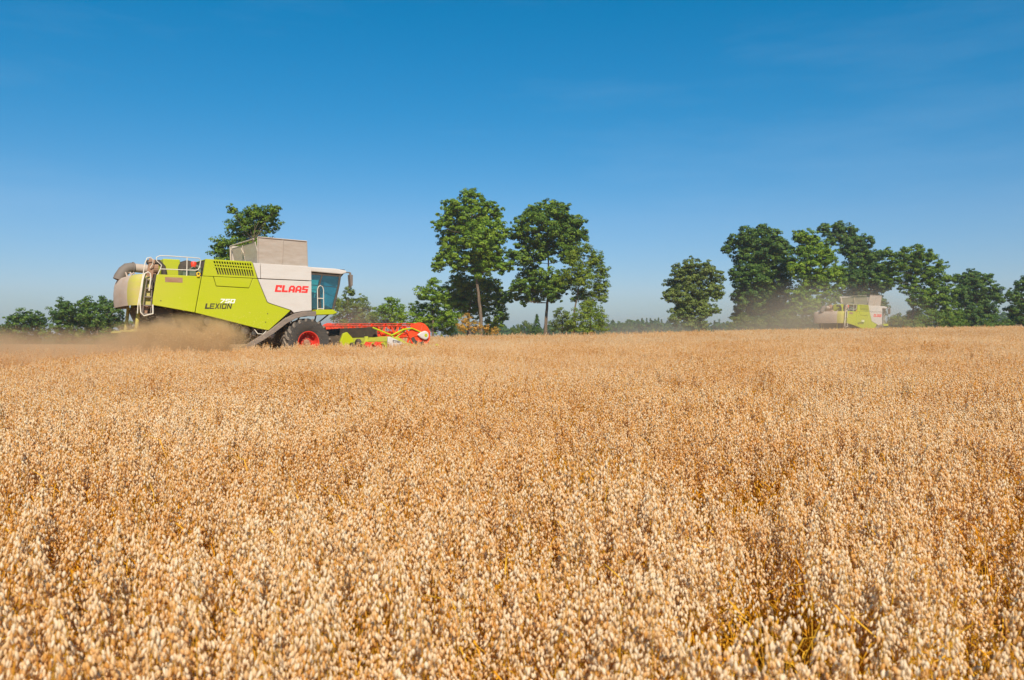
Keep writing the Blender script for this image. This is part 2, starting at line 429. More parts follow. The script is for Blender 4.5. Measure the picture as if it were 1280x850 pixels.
    # ---- rounded rear hood
    rh = MB(); lv = [(2.28, .68), (2.5, .71), (2.8, .71), (3.1, .68), (3.27, .62), (3.36, .54), (3.39, .42)]
    n = 24; pts = []
    for (z, e) in lv:
        for i in range(n + 1):
            t = -math.pi / 2 + math.pi * i / n
            sy = math.copysign(abs(math.sin(t)) ** .55, math.sin(t)); cx = abs(math.cos(t)) ** .5
            pts.append((-5.83 - e * cx, (1.58 if z < 3.3 else 1.52) * sy, z))
    fs = []; mi = []
    for j in range(len(lv) - 1):
        for i in range(n):
            fs.append((j * (n + 1) + i, j * (n + 1) + i + 1, (j + 1) * (n + 1) + i + 1, (j + 1) * (n + 1) + i))
            ym = pts[j * (n + 1) + i][1]; mi.append(1 if ym < 1.0 else 0)
    rh.add(pts, fs); rh.mi = mi; b0 = (len(lv) - 1) * (n + 1)
    rh.f.append(tuple(range(b0, b0 + n + 1))); rh.mi.append(0)
    rh.build('rear_hood', [M['lime_dusty'], M['tan']], root, smooth=True)
    lp = MB(); lp.tube([(-6.35, .55, 3.30), (-6.4, .5, 3.5), (-6.25, .5, 3.5), (-6.2, .6, 3.33)], .035, 6); lp.tube([(-6.15, 1.0, 3.33), (-6.25, 1.0, 3.46), (-6.38, .9, 3.3)], .03, 6)
    lp.pieces('hood_bracket', M['greyl'], root)
    # recess behind the side panel with the brown bracket
    rc = MB(); rc.box(-6.02, -5.72, .9, 1.50, 2.2, 3.36); rc.prism([(-6.15, 1.95), (-5.95, 1.95), (-5.66, 3.9), (-5.86, 3.95)], 1.5, 1.56)
    rc.build('rear_bracket', M['rust'], root, bevel=.01)
    gb = MB(); gb.box(-5.72, -5.58, 1.40, 1.58, 2.62, 2.85); gb.box(-5.75, -5.60, 1.35, 1.5, 2.95, 3.30); gb.tube([(-5.7, 1.5, 3.4), (-5.62, 1.55, 3.1), (-5.72, 1.5, 2.9)], .03, 6)
    gb.pieces('latch_bracket', M['black'], root)
    # straw chopper and spreader under the hood
    sc = MB(); sc.prism([(-6.0, 2.28), (-5.0, 2.2), (-4.8, 1.35), (-5.2, 1.25), (-5.75, 1.7)], -1.2, 1.2)
    sc.build('straw_chopper', M['dark'], root, bevel=.03)
    for yy in (-.75, .85):
        sp = MB(); sp.lathe([(.001, .06), (.16, .06), (.2, .02), (.47, 0), (.50, -.05), (.47, -.08), (.001, -.08)], (-6.15, yy, 1.40), 'z', 28)
        sp.tube([(-6.15, yy, 1.4), (-6.05, yy, 2.3)], .06, 8)
        sp.prism([(-6.0, yy - .18), (-5.35, yy - .3), (-5.35, yy + .3), (-6.0, yy + .18)], 1.40, 1.47, 'z')
        sp.build('chaff_spreader', M['lime_dusty'], root, smooth=True)
    # ---- unloading auger with its spout folded to the rear
    yl = -.55
    ua = MB(); ua.tube([(-5.25, yl, 3.74), (-5.92, yl, 3.78)], .165, 20); ua.build('unloading_auger', M['greyl'], root, smooth=True)
    ue = MB(); ue.tube([(-5.86, yl, 3.78), (-5.98, yl, 3.78), (-6.12, yl, 3.75), (-6.24, yl, 3.64), (-6.38, yl, 3.42), (-6.43, yl, 3.30)], [.175, .185, .195, .20, .20, .19], 20)
    ue.cur = 1; ue.lathe([(.18, 0), (.21, 0), (.21, .06), (.18, .06)], (-5.95, yl, 3.78), 'x', 20, True)
    ue.build('auger_spout', [M['grey'], M['grey']], root, smooth=True)
    uf = MB(); uf.tube([(-5.30, yl, 3.78), (-5.02, yl, 3.8), (-4.7, yl - .2, 3.9)], [.20, .24, .2], 16); uf.box(-5.5, -5.2, yl - .3, yl + .35, 3.40, 3.58)
    uf.build('auger_flange', M['rust'], root)
    # ---- engine deck
    dk = MB(); dk.box(-5.72, -4.0, -1.45, 1.45, 3.30, 3.40); dk.build('engine_deck', M['dark'], root)
    g = MB(); g.box(-5.12, -4.52, -.2, .5, 3.42, 4.07); g.build('air_filter_housing', M['lime'], root, bevel=.03)
    g = MB(); g.lathe([(.001, -.3), (.30, -.3), (.33, -.25), (.33, .22), (.27, .30), (.1, .34), (.001, .34)], (-4.28, .35, 3.72), n=24); g.build('radiator_screen', M['black'], root, smooth=True)
    g = MB(); g.lathe([(.001, -.05), (.09, -.05), (.11, 0), (.11, .12), (.08, .17), (.001, .18)], (-4.08, .65, 3.83), 'z', 16); g.tube([(-4.08, .65, 3.4), (-4.08, .65, 3.8)], .03, 6); g.build('coolant_cap', M['red'], root, smooth=True)
    g = MB(); g.box(-4.6, -4.02, -.9, 1.1, 3.42, 3.62); g.box(-4.45, -4.2, .9, 1.3, 3.42, 3.66); g.tube([(-4.1, .2, 3.7), (-3.98, .6, 3.85), (-4.0, 1.1, 3.75), (-4.05, 1.3, 3.5)], .06, 8)
    g.tube([(-4.5, .9, 3.55), (-4.25, 1.2, 3.72), (-4.0, .9, 3.66)], .05, 8); g.build('engine', M['teal'], root)
    g = MB(); g.tube([(-5.72, .6, 3.9), (-5.3, .62, 3.92), (-5.15, .6, 3.75), (-5.1, .6, 3.45)], .09, 10); g.build('exhaust_pipe', M['black'], root, smooth=True)
    # ---- railings and ladder (right side)
    rl = MB()
    rl.tube([(-5.60, 1.58, 3.36), (-5.50, 1.58, 3.58), (-5.46, 1.58, 3.72), (-5.62, 1.58, 3.86), (-5.63, 1.58, 3.98), (-5.52, 1.58, 4.05), (-5.2, 1.58, 4.06),
             (-4.4, 1.58, 4.05), (-4.16, 1.58, 4.04), (-4.10, 1.58, 3.97), (-4.14, 1.58, 3.72), (-4.20, 1.58, 3.62), (-4.30, 1.58, 3.59), (-5.50, 1.58, 3.58)], .017, 8)
    rl.tube([(-4.60, 1.58, 3.36), (-4.58, 1.58, 4.04)], .017, 8)
    rl.build('deck_railing', M['rail'], root, smooth=True)
    ld = MB()
    ld.tube([(-6.30, 1.72, 1.98), (-6.28, 1.72, 2.3), (-6.15, 1.72, 3.1), (-6.04, 1.72, 3.75), (-5.97, 1.72, 3.93), (-5.86, 1.72, 3.96), (-5.77, 1.72, 3.88), (-5.78, 1.68, 3.72), (-5.85, 1.62, 3.6)], .017, 8)
    ld.tube([(-5.92, 1.74, 2.78), (-5.86, 1.74, 3.2), (-5.87, 1.74, 3.38), (-5.95, 1.74, 3.44), (-6.06, 1.74, 3.38), (-6.12, 1.74, 3.15), (-6.22, 1.74, 2.4), (-6.20, 1.74, 2.02), (-6.10, 1.74, 1.90), (-5.80, 1.74, 1.98), (-5.79, 1.70, 2.3)], .024, 8)
    ld.pieces('handrail', M['rail'], root, smooth=True)
    lr = MB()
    for zz in (1.95, 2.25, 2.55, 2.85, 3.15): lr.box(-6.14 + (zz - 2) * .14, -5.86 + (zz - 2) * .05, 1.62, 1.72, zz, zz + .04)
    lr.tube([(-6.14, 1.67, 1.9), (-5.97, 1.67, 3.25)], .02, 6); lr.tube([(-5.86, 1.67, 1.9), (-5.80, 1.67, 3.25)], .02, 6)
    lr.build('ladder', M['grey'], root)
    yb = MB(); yb.box(-4.26, -4.17, 1.6, 1.66, 3.36, 3.42); yb.lathe([(.045, 0), (.075, 0), (.075, .03), (.045, .03)], (-4.20, 1.6, 3.46), n=16, closed=True); pass
    yb.build('tow_eye', M['yellow'], root)
    rf = MB()
    for (x, z) in ((-1.62, 2.05), (-1.70, 1.72), (-2.9, 3.2), (-5.5, 2.45)): rf.lathe([(.001, 0), (.022, 0), (.022, .008), (.001, .01)], (x, 1.6, z), n=10)
    rf.pieces('panel_screw', M['black'], root)
    hz = MB(); hz.tube([(-2.1, 1.5, 1.45), (-2.0, 1.58, 1.28), (-1.8, 1.6, 1.26), (-1.66, 1.55, 1.38)], .016, 6); hz.build('hose', M['rail'], root)
    st = MB(); st.box(-5.35, -4.75, 1.6, 1.604, 3.12, 3.30); st.build('warning_plate', M['rust'], root)
    # lettering
    block_text([(LET[c_], 1) for c_ in 'CLAAS'], -1.33, 2.90, .27, .272, .93, .22, W, 'red_lettering', M['ink_red'], root)
    block_text([(LET[c_], a_) for c_, a_ in zip('LEXION', (.9, 1, 1.0, .38, 1.05, 1))], -3.98, 2.19, .20, .185, .80, .22, W, 'black_lettering', M['ink_black'], root, .02)
    block_text([(LET[c_], 1) for c_ in '750'], -3.44, 2.42, .155, .19, 1.05, .35, W, 'white_lettering', M['ink_white'], root, .0)
    # the same on the left flank (mirrored place, readable from that side)
    for ch_ in list(root.children):
        if ch_.name.split('.')[0].endswith('lettering'):
            c2 = ch_.copy(); c2.data = ch_.data; C.objects.link(c2); c2.parent = root
            xs = [v.co.x for v in ch_.data.vertices]; mid = (min(xs) + max(xs)) / 2
            c2.matrix_local = Matrix.Translation((mid * 2, 0, 0)) @ Matrix.Rotation(math.pi, 4, 'Z')
    # ---- cab
    hw = .98
    cf = MB(); 
    cf.box(.22, 1.25, -hw, hw, 2.18, 2.30)                                 # floor
    cf.box(.20, .34, -hw, hw, 2.18, 3.80)                                  # back wall
    cf.build('cab_frame', M['black'], root)
    rf2 = MB(); rf2.prism([(.20, 3.82), (1.78, 3.76), (2.02, 3.84), (1.98, 3.93), (1.5, 3.99), (.20, 4.0)], -hw - .09, hw + .09)
    rf2.build('cab_roof', M['white'], root, bevel=.04)
    vs = MB(); vs.prism([(.3, 3.70), (1.78, 3.66), (1.9, 3.80), (.3, 3.82)], -hw - .02, hw + .02); vs.build('dark_ceiling_strip', M['black'], root)  # ceiling strip, added dark to deepen the top of the windows
    for s in (1, -1):
        pl_ = MB()
        pl_.tube([(1.74, s * hw, 3.75), (1.66, s * hw, 3.3), (1.40, s * hw, 2.3)], .05, 8)
        pl_.tube([(.95, s * hw, 3.75), (.80, s * hw, 3.3), (.78, s * hw, 2.9), (.84, s * hw, 2.3)], .035, 8)
        pl_.tube([(.34, s * hw, 3.28), (1.64, s * hw, 3.22)], .015, 6)
        pl_.build('cab_pillar', M['black'], root, smooth=True)
        gs = MB(); gs.prism([(.34, 3.74), (1.72, 3.70), (1.64, 3.3), (1.38, 2.32), (.34, 2.30)], s * hw - .012, s * hw + .012)
        gs.build('side_window', M['glass'], root)
    ws = MB(); ws.add([(1.74, -hw, 3.74), (1.74, hw, 3.74), (1.40, hw, 2.30), (1.40, -hw, 2.30), (1.80, -.6, 3.74), (1.80, .6, 3.74), (1.50, .6, 2.30), (1.50, -.6, 2.30)],
                      [(0, 4, 7, 3), (4, 5, 6, 7), (5, 1, 2, 6)]); ws.build('windscreen', M['glass'], root)
    se = MB(); se.box(.5, .95, -.25, .25, 2.62, 2.76); se.prism([(.48, 2.72), (.66, 2.72), (.56, 3.46), (.38, 3.46)], -.27, .27); se.box(.6, .8, -.15, .15, 2.3, 2.62); se.build('seat', M['dark'], root, bevel=.03)
    stw = MB(); stw.tube([(1.2, 0, 2.3), (1.08, 0, 2.95)], .04, 8); stw.lathe([(.17, 0), (.2, .0), (.2, .03), (.17, .03)], (1.08, 0, 2.98), 'z', 20, True); stw.build('steering_column', M['black'], root)
    cn = MB(); cn.box(.34, 1.22, -.93, -.88, 2.3, 2.72); cn.box(.34, .62, .5, .9, 2.3, 3.0); cn.box(.7, 1.1, .35, .62, 2.3, 2.8); cn.box(.98, 1.08, .42, .66, 2.86, 3.06); cn.pieces('console_and_door_panel', M['black'], root, bevel=.02)  # thin first box is the far door panel, added to darken the lower glass
    for s in (1, -1):
        mi_ = MB(); mi_.tube([(1.88, s * (hw - .1), 3.86), (2.08, s * (hw + .22), 3.84)], .028, 8); mi_.tube([(2.08, s * (hw + .22), 3.84), (2.09, s * (hw + .22), 3.72)], .05, 8)
        mi_.prism([(2.02, 3.74), (2.16, 3.74), (2.15, 3.30), (2.06, 3.22)], s * (hw + .22) - .11, s * (hw + .22) + .11); mi_.build('mirror', M['grey'], root, bevel=.02)
        lt = MB(); lt.box(1.82, 2.06, s * (hw - .3) - .1, s * (hw - .3) + .1, 3.90, 4.0); lt.build('work_light', M['black'], root, bevel=.02)
    for s in (1, -1):
        pf = MB(); pf.prism([(.37, 2.24), (1.12, 2.26), (1.30, 2.14), (1.10, 2.06), (.37, 2.03)], min(s * .95, s * 1.62), max(s * .95, s * 1.62)); pf.build('platform', M['lime'], root, bevel=.02)
        pr = MB(); pr.tube([(.46, s * 1.56, 2.24), (.46, s * 1.56, 3.05), (.50, s * 1.56, 3.17), (.59, s * 1.56, 3.22), (.68, s * 1.56, 3.17), (.72, s * 1.56, 3.05), (.72, s * 1.56, 2.24)], .017, 8)
        pr.tube([(.46, s * 1.56, 2.70), (.72, s * 1.56, 2.70)], .02, 6); pr.tube([(.46, s * 1.56, 2.28), (.72, s * 1.56, 2.28)], .02, 6)
        pr.build('platform_rail', M['rail'], root, smooth=True)
        ps = MB(); ps.tube([(.45, s * 1.45, 2.08), (.52, s * 1.1, 1.75), (.4, s * .8, 1.4)], .03, 6); ps.tube([(1.0, s * 1.45, 2.08), (.6, s * 1.2, 1.7)], .03, 6); ps.pieces('platform_strut', M['black'], root)
    # feeder house
    fh = MB(); fh.prism([(.3, 1.5), (1.2, 1.42), (2.4, 1.0), (2.4, .5), (1.2, .7), (.3, .9)], -.7, .7); fh.build('feeder_house', M['dark'], root, bevel=.02)
    # ---- header (part) with its sub-parts
    yn, yf = 3.95, -4.55
    hb = MB()
    hb.prism([(2.38, .96), (2.50, 1.14), (2.56, 1.14), (2.62, .4), (2.38, .4)], yf, yn)                   # back wall
    hb.prism([(2.62, .42), (3.9, .30), (3.9, .34), (2.9, .42), (2.62, .55)], yf, yn)                        # floor
    for k in range(12):
        y = yf + .3 + k * (yn - yf - .6) / 11
        hb.prism([(2.22, .45), (2.44, 1.0), (2.50, 1.12), (2.38, .45)], y - .03, y + .03)
    hd_ = hb.build('cutting_header', M['hdrdusty'], root, bevel=.01)
    tw = MB(); tw.prism([(2.47, 1.14), (2.56, 1.14), (2.52, 1.54), (2.50, 1.54)], yf + .05, yn - 1.3); tw.build('wall_top_shade', M['dark'], hd_)  # dark sheet that paints in the shade on the back wall's upper part
    au = MB(); au.tube([(2.95, yf + .1, .72), (2.95, yn - .1, .72)], .16, 14)
    nturn = 150
    for k in range(nturn):
        y0 = yf + .15 + k * (yn - yf - .3) / nturn; y1 = yf + .15 + (k + 1) * (yn - yf - .3) / nturn
        sg = 1 if (y0 + y1) / 2 < (yf + yn) / 2 else -1
        a0 = sg * y0 * 2 * math.pi / .55; a1 = sg * y1 * 2 * math.pi / .55
        au.add([(2.95 + .15 * math.cos(a0), y0, .72 + .15 * math.sin(a0)), (2.95 + .3 * math.cos(a0), y0, .72 + .3 * math.sin(a0)),
                (2.95 + .3 * math.cos(a1), y1, .72 + .3 * math.sin(a1)), (2.95 + .15 * math.cos(a1), y1, .72 + .15 * math.sin(a1))], [(0, 1, 2, 3)])
    au.build('header_auger', M['hdrdusty'], hd_)
    for s, y in ((1, yn), (-1, yf)):
        es = MB(); es.prism([(2.36, .35), (2.36, 1.10), (2.75, 1.10), (3.1, .90), (4.0, .62), (4.25, .40), (4.1, .25), (2.5, .3)], min(y, y + s * .05), max(y, y + s * .05))
        es.build('end_panel', M['hdrdusty'], hd_, bevel=.01)
        sh = MB(); sh.prism([(2.20, .30), (2.22, 1.12), (2.34, 1.11), (2.75, .94), (3.15, .74), (3.45, .50), (3.3, .35)], min(y + s * .07, y + s * .17), max(y + s * .07, y + s * .17))
        so = sh.build('end_shield', M['white'], hd_, bevel=.03)
        dv = MB(); dv.tube([(3.9, y, .62), (4.5, y + s * .06, .78), (5.0, y + s * .08, .62), (5.25, y, .40)], [.05, .05, .045, .01], 8)
        dv.tube([(3.9, y, .4), (4.7, y, .42), (5.25, y, .36)], [.12, .08, .01], 8); dv.build('crop_divider', M['lime'], hd_)
        ar = MB(); ar.tube([(2.45, y - s * .02, 1.16), (3.0, y, 1.40), (3.4, y, 1.45), (3.80, y, 1.30)], [.035, .04, .035, .03], 8)
        ar.tube([(2.6, y - s * .1, 1.0), (3.1, y - s * .05, 1.38)], .03, 8); ar.tube([(2.3, y - s * 1.2, 1.50), (2.55, y - s * .25, 1.20), (2.6, y - s * .1, 1.15)], .035, 8)
        ar.build('reel_arm', M['lime'], hd_, smooth=True)
    mk = MB()
    for k, (x, z, w_) in enumerate(((2.33, .93, .30), (2.50, .93, .1))): mk.box(x - .02 - .0, x - .01, 0, 0, z, z) if False else None
    # writing on the near shield: short dark word and slash
    block_text([(LET[c_], 1) for c_ in 'C750'], 2.42, .90, .085, .085, .85, .1, yn + .172, 'shield_lettering', M['ink_black'], hd_, -.10)
    mk.prism([(2.72, .82), (2.98, .74), (2.98, .71), (2.72, .78)], yn + .171, yn + .178); mk.build('shield_stripe', M['ink_black'], hd_)
    fm = MB(); fm.prism([(1.95, .40), (1.78, .95), (1.92, 1.30), (2.10, 1.36), (2.38, 1.08), (2.36, .40)], .72, .86); fm.prism([(1.95, .40), (1.78, .95), (1.92, 1.30), (2.10, 1.36), (2.38, 1.08), (2.36, .40)], -.86, -.72)
    fm.pieces('feeder_bracket', M['lime'], hd_, bevel=.02)
    # drives and boxes on the back of the header
    for (y, z, q) in ((1.55, .85, .22), (1.0, .75, .17)):
        g = MB(); g.lathe([(.001, 0), (q, 0), (q, -.1), (q * .8, -.14), (.001, -.14)], (2.30, y, z), 'x', 20); g.build('drive_wheel', M['dark'], hd_, smooth=True)
    for y in (2.55, 3.35):
        g = MB(); g.box(2.12, 2.36, y - .16, y + .16, .60, .92); g.prism([(2.12, .62), (2.02, .8), (2.12, .95)], y - .1, y + .1); g.build('tool_box', M['red'], hd_, bevel=.02)
    rk = MB(); 
    for y in (-2.6, -.9, .35, 2.05): rk.prism([(2.1, .45), (2.3, 1.16), (2.42, 1.16), (2.3, .45)], y - .05, y + .05)
    rk.tube([(2.28, -4.2, .85), (2.28, 3.7, .85)], .05, 8); rk.build('header_frame', M['hdrdusty'], hd_)
    # reel: shaft, six bars, spider plates, tines, end discs
    cx, cz = 3.78, 1.19; rr = .47
    def rz(y): return cz + (yn - y) * .026
    ya, yb_ = yn - .12, yf + .12
    rs = MB(); rs.tube([(cx, ya, rz(ya)), (cx, yb_, rz(yb_))], .07, 10); rs.build('reel_shaft', M['orange'], hd_, smooth=True)
    for k in range(6):
        a = R(72 + 60 * k); ca, sa = math.cos(a), math.sin(a)
        b_ = MB(); b_.tube([(cx + rr * ca, ya, rz(ya) + rr * sa), (cx + rr * ca, yb_, rz(yb_) + rr * sa)], .024, 8)
        for j in range(44):
            y = ya - .08 - j * (ya - yb_ - .16) / 43; zb = rz(y) + rr * sa
            b_.tube([(cx + rr * ca, y, zb), (cx + rr * ca - .02, y, zb - .12), (cx + rr * ca - .07, y, zb - .20)], [.008, .006, .004], 4)
        b_.build('reel_bar', M['orange'], hd_)
    for k in range(7):
        y = ya - (ya - yb_) * (k + .6) / 7.2
        p_ = MB(); 
        for j in range(6):
            a = R(72 + 60 * j); a2 = a + .07; a3 = a - .07
            p_.prism([(cx + .05 * math.cos(a + .8), rz(y) + .05 * math.sin(a + .8)), (cx + rr * math.cos(a2) * .98, rz(y) + rr * math.sin(a2) * .98), (cx + rr * 1.02 * math.cos(a3), rz(y) + rr * 1.02 * math.sin(a3)),
                      (cx + .08 * math.cos(a - .8), rz(y) + .08 * math.sin(a - .8))], y - .012, y + .012)
            xm, zm = cx + rr * .86 * math.cos(a), rz(y) + rr * .86 * math.sin(a)
            p_.prism([(xm - .15, zm - .02), (xm, zm + .07), (xm + .15, zm - .02), (xm + .05, zm - .07), (xm - .05, zm - .07)], y - .012, y + .012)
        p_.build('reel_spider', M['orange'], hd_)
    for y in (ya + .06, yb_ - .06):
        dsc = MB(); npt = 18
        poly = [(cx + .50 * math.cos(2 * math.pi * i / npt), rz(y) + .50 * math.sin(2 * math.pi * i / npt)) for i in range(npt)]
        dsc.prism(poly, y - .02, y + .02)
        for j in range(6):
            a = R(72 + 60 * j)
            dsc.tube([(cx + .1 * math.cos(a), y + .03, rz(y) + .1 * math.sin(a)), (cx + .49 * math.cos(a), y + .03, rz(y) + .49 * math.sin(a))], .022, 6)
            dsc.lathe([(.001, .05), (.05, .05), (.05, 0)], (cx + .45 * math.cos(a), y, rz(y) + .45 * math.sin(a)), n=10)
        dsc.build('reel_end_disc', M['orange'], hd_)
    y = ya + .10
    cpm = MB(); z0 = rz(y) - .02
    tear = [(cx + .20 + .18 * math.cos(R(a)), z0 + .18 * math.sin(R(a))) for a in range(-105, 106, 15)] + [(cx - .02, z0 + .12), (cx - .17, z0 + .02), (cx - .02, z0 - .10)]
    cpm.prism(tear, y, y + .10); cap_ = cpm.build('reel_drive_cover', M['white'], hd_, bevel=.04)
    lg = MB(); lg.lathe([(.001, 0), (.07, 0), (.07, .006), (.001, .006)], (cx + .22, y + .102, z0), n=16); lg.build('cover_badge', M['lime'], hd_)
    dk2 = MB(); dk2.prism(arc(cx, rz(y), .44, 190, 300, 8) + arc(cx, rz(y), .28, 300, 190, 8), y - .02, y + .0); dk2.build('reel_disc_opening', M['dark'], hd_)
    return root

C1 = make_combine()
tag(C1, 'large lime green and white combine harvester at left, cutting with its red reel', 'combine harvester', 'combine harvesters cutting the field')
C1.location = (O1[0], O1[1], EYE - 1.31); C1.rotation_euler = (R(-1.0), 0, TH)
C2 = copy_tree(C1)
C2['label'] = 'smaller distant combine harvester at right, seen through dust in front of the dark trees'
TH2 = R(35); O2 = (34.7, 78.5)
C2.location = (O2[0], O2[1], gz(*O2) - .12); C2.rotation_euler = (0, 0, TH2)

# ------------------------------------------------------------------ ground
def frame_coords(x, y, o, th):
    dx, dy = x - o[0], y - o[1]
    return dx * math.cos(th) + dy * math.sin(th), dx * math.sin(th) - dy * math.cos(th)

def crop_mask(x, y):
    """True where the oats still stand: right of the first machine's cut and ahead of its cutter"""
    a, b = frame_coords(x, y, O1, TH)
    m = (b > 4.1) | ((a > 3.9) & (b > -4.7))
    return m

def ground_mesh():
    def axis(lo, hi):
        v = [0.0]; s = 1.0
        while v[-1] < hi: v.append(v[-1] + s); s = s if v[-1] < 90 else s * 1.25
        u = [0.0]; s = 1.0
        while u[-1] > lo: u.append(u[-1] - s); s = s if u[-1] > -90 else s * 1.25
        return sorted(set(u + v))
    xs = np.array(axis(-1500, 1500)); ys = np.array(axis(-200, 1700))
    X, Y = np.meshgrid(xs, ys); Z = ground(X, Y)
    nx, ny = len(xs), len(ys)
    v = np.stack([X.ravel(), Y.ravel(), Z.ravel()], 1)
    i = np.arange(ny - 1)[:, None] * nx + np.arange(nx - 1)[None, :]
    f = np.stack([i, i + 1, i + nx + 1, i + nx], -1).reshape(-1, 4)
    return fast_mesh('field_ground', v, f)

def fast_mesh(name, v, f, smooth=False, attrs=None):
    me = bpy.data.meshes.new(name)
    me.vertices.add(len(v)); me.vertices.foreach_set('co', np.asarray(v, np.float32).ravel())
    k = f.shape[1]
    me.loops.add(f.size); me.loops.foreach_set('vertex_index', f.astype(np.int32).ravel())
    me.polygons.add(len(f)); me.polygons.foreach_set('loop_start', np.arange(0, f.size, k, dtype=np.int32))
    try: me.polygons.foreach_set('loop_total', np.full(len(f), k, np.int32))
    except Exception: pass
    if smooth: me.polygons.foreach_set('use_smooth', np.ones(len(f), bool))
    me.update(calc_edges=True)
    if attrs:
        for n_, a in attrs.items():
            at = me.attributes.new(n_, 'FLOAT', 'FACE'); at.data.foreach_set('value', np.asarray(a, np.float32))
    me.validate()
    return me

def soil_mat():
    m, t, out = nodes_mat('stubble_soil'); L = t.links.new
    g = N(t, 'ShaderNodeNewGeometry')
    n1 = N(t, 'ShaderNodeTexNoise', Scale=.15, Detail=6.0); n2 = N(t, 'ShaderNodeTexNoise', Scale=9.0, Detail=8.0, Roughness=.7)
    L(g.outputs['Position'], n1.inputs['Vector']); L(g.outputs['Position'], n2.inputs['Vector'])
    ad = N(t, 'ShaderNodeMath', operation='MULTIPLY_ADD'); ad.inputs[1].default_value = .4
    L(n1.outputs[0], ad.inputs[0]); 
    ml = N(t, 'ShaderNodeMath', operation='MULTIPLY'); ml.inputs[1].default_value = .6; L(n2.outputs[0], ml.inputs[0]); L(ml.outputs[0], ad.inputs[2])
    r_ = ramp(t, [(.3, (.12, .055, .016)), (.5, (.26, .14, .05)), (.7, (.50, .34, .16))], ad.outputs[0])
    # beyond the field: meadow green
    sp = N(t, 'ShaderNodeSeparateXYZ'); L(g.outputs['Position'], sp.inputs[0])
    mr = N(t, 'ShaderNodeMapRange'); mr.inputs[1].default_value = 110; mr.inputs[2].default_value = 135; L(sp.outputs[1], mr.inputs[0])
    mx = N(t, 'ShaderNodeMix', data_type='RGBA'); mx.inputs[7].default_value = (.06, .085, .025, 1); L(mr.outputs[0], mx.inputs[0]); L(r_.outputs[0], mx.inputs[6])
    b = N(t, 'ShaderNodeBsdfDiffuse'); L(mx.outputs[2], b.inputs[0])
    bp = N(t, 'ShaderNodeBump', Strength=.6, Distance=.05); L(n2.outputs[0], bp.inputs['Height']); L(bp.outputs[0], b.inputs['Normal'])
    L(b.outputs[0], out.inputs[0]); return m
gm = ground_mesh(); gm.materials.append(soil_mat())
go = bpy.data.objects.new('field_ground', gm); C.objects.link(go); tag(go, kind='structure')

# ------------------------------------------------------------------ oats
def straw_mat(name, stops, trans=.35, spec=False):
    m, t, out = nodes_mat(name); L = t.links.new
    at = N(t, 'ShaderNodeAttribute', attribute_name='tint')
    oi = N(t, 'ShaderNodeObjectInfo'); g = N(t, 'ShaderNodeNewGeometry')
    n1 = N(t, 'ShaderNodeTexNoise', Scale=.35, Detail=5.0, Roughness=.6); L(g.outputs['Position'], n1.inputs['Vector'])
    a1 = N(t, 'ShaderNodeMath', operation='MULTIPLY_ADD'); a1.inputs[1].default_value = .62; L(at.outputs['Fac'], a1.inputs[0])
    a2 = N(t, 'ShaderNodeMath', operation='MULTIPLY_ADD'); a2.inputs[1].default_value = .18; a2.inputs[2].default_value = -.17; L(oi.outputs['Random'], a2.inputs[0])
    a3 = N(t, 'ShaderNodeMath', operation='MULTIPLY_ADD'); a3.inputs[1].default_value = .8; L(n1.outputs[0], a3.inputs[0]); L(a2.outputs[0], a3.inputs[2])
    L(a3.outputs[0], a1.inputs[2])
    r_ = ramp(t, stops, a1.outputs[0])
    d = N(t, 'ShaderNodeBsdfDiffuse'); tr = N(t, 'ShaderNodeBsdfTranslucent'); L(r_.outputs[0], d.inputs[0]); L(r_.outputs[0], tr.inputs[0])
    mx = N(t, 'ShaderNodeMixShader'); mx.inputs[0].default_value = trans; L(d.outputs[0], mx.inputs[1]); L(tr.outputs[0], mx.inputs[2])
    L(mx.outputs[0], out.inputs[0]); return m
M['spik'] = straw_mat('oat_husk', [(.16, (.56, .21, .02)), (.38, (.78, .42, .12)), (.60, (.90, .64, .35)), (.86, (.94, .79, .58))], .48)
M['stem'] = straw_mat('oat_straw', [(.15, (.50, .17, .01)), (.5, (.74, .32, .015)), (1.0, (.82, .48, .05))], .35)

def spikelet(rng, p, L_, w, d, n, rings):
    """a drooping oat spikelet: pointed, fattest in its upper half; returns verts and triangles/quads"""
    d = d / np.linalg.norm(d)
    a = np.cross(d, [0.3, 1, .2]); a /= np.linalg.norm(a); b = np.cross(d, a)
    vs = [p]; fs = []
    ph = rng.uniform(0, 6.28)
    for (t, k) in rings:
        for i in range(n):
            an = ph + 2 * math.pi * i / n
            vs.append(p + d * L_ * t + (a * math.cos(an) + b * math.sin(an) * .7) * w * k)
    vs.append(p + d * L_)
    m = len(rings)
    for i in range(n): fs.append((0, 1 + (i + 1) % n, 1 + i))
    for j in range(m - 1):
        for i in range(n):
            q = 1 + j * n; fs.append((q + i, q + (i + 1) % n, q + n + (i + 1) % n)); fs.append((q + i, q + n + (i + 1) % n, q + n + i))
    q = 1 + (m - 1) * n
    for i in range(n): fs.append((q + i, q + (i + 1) % n, len(vs) - 1))
    return vs, fs

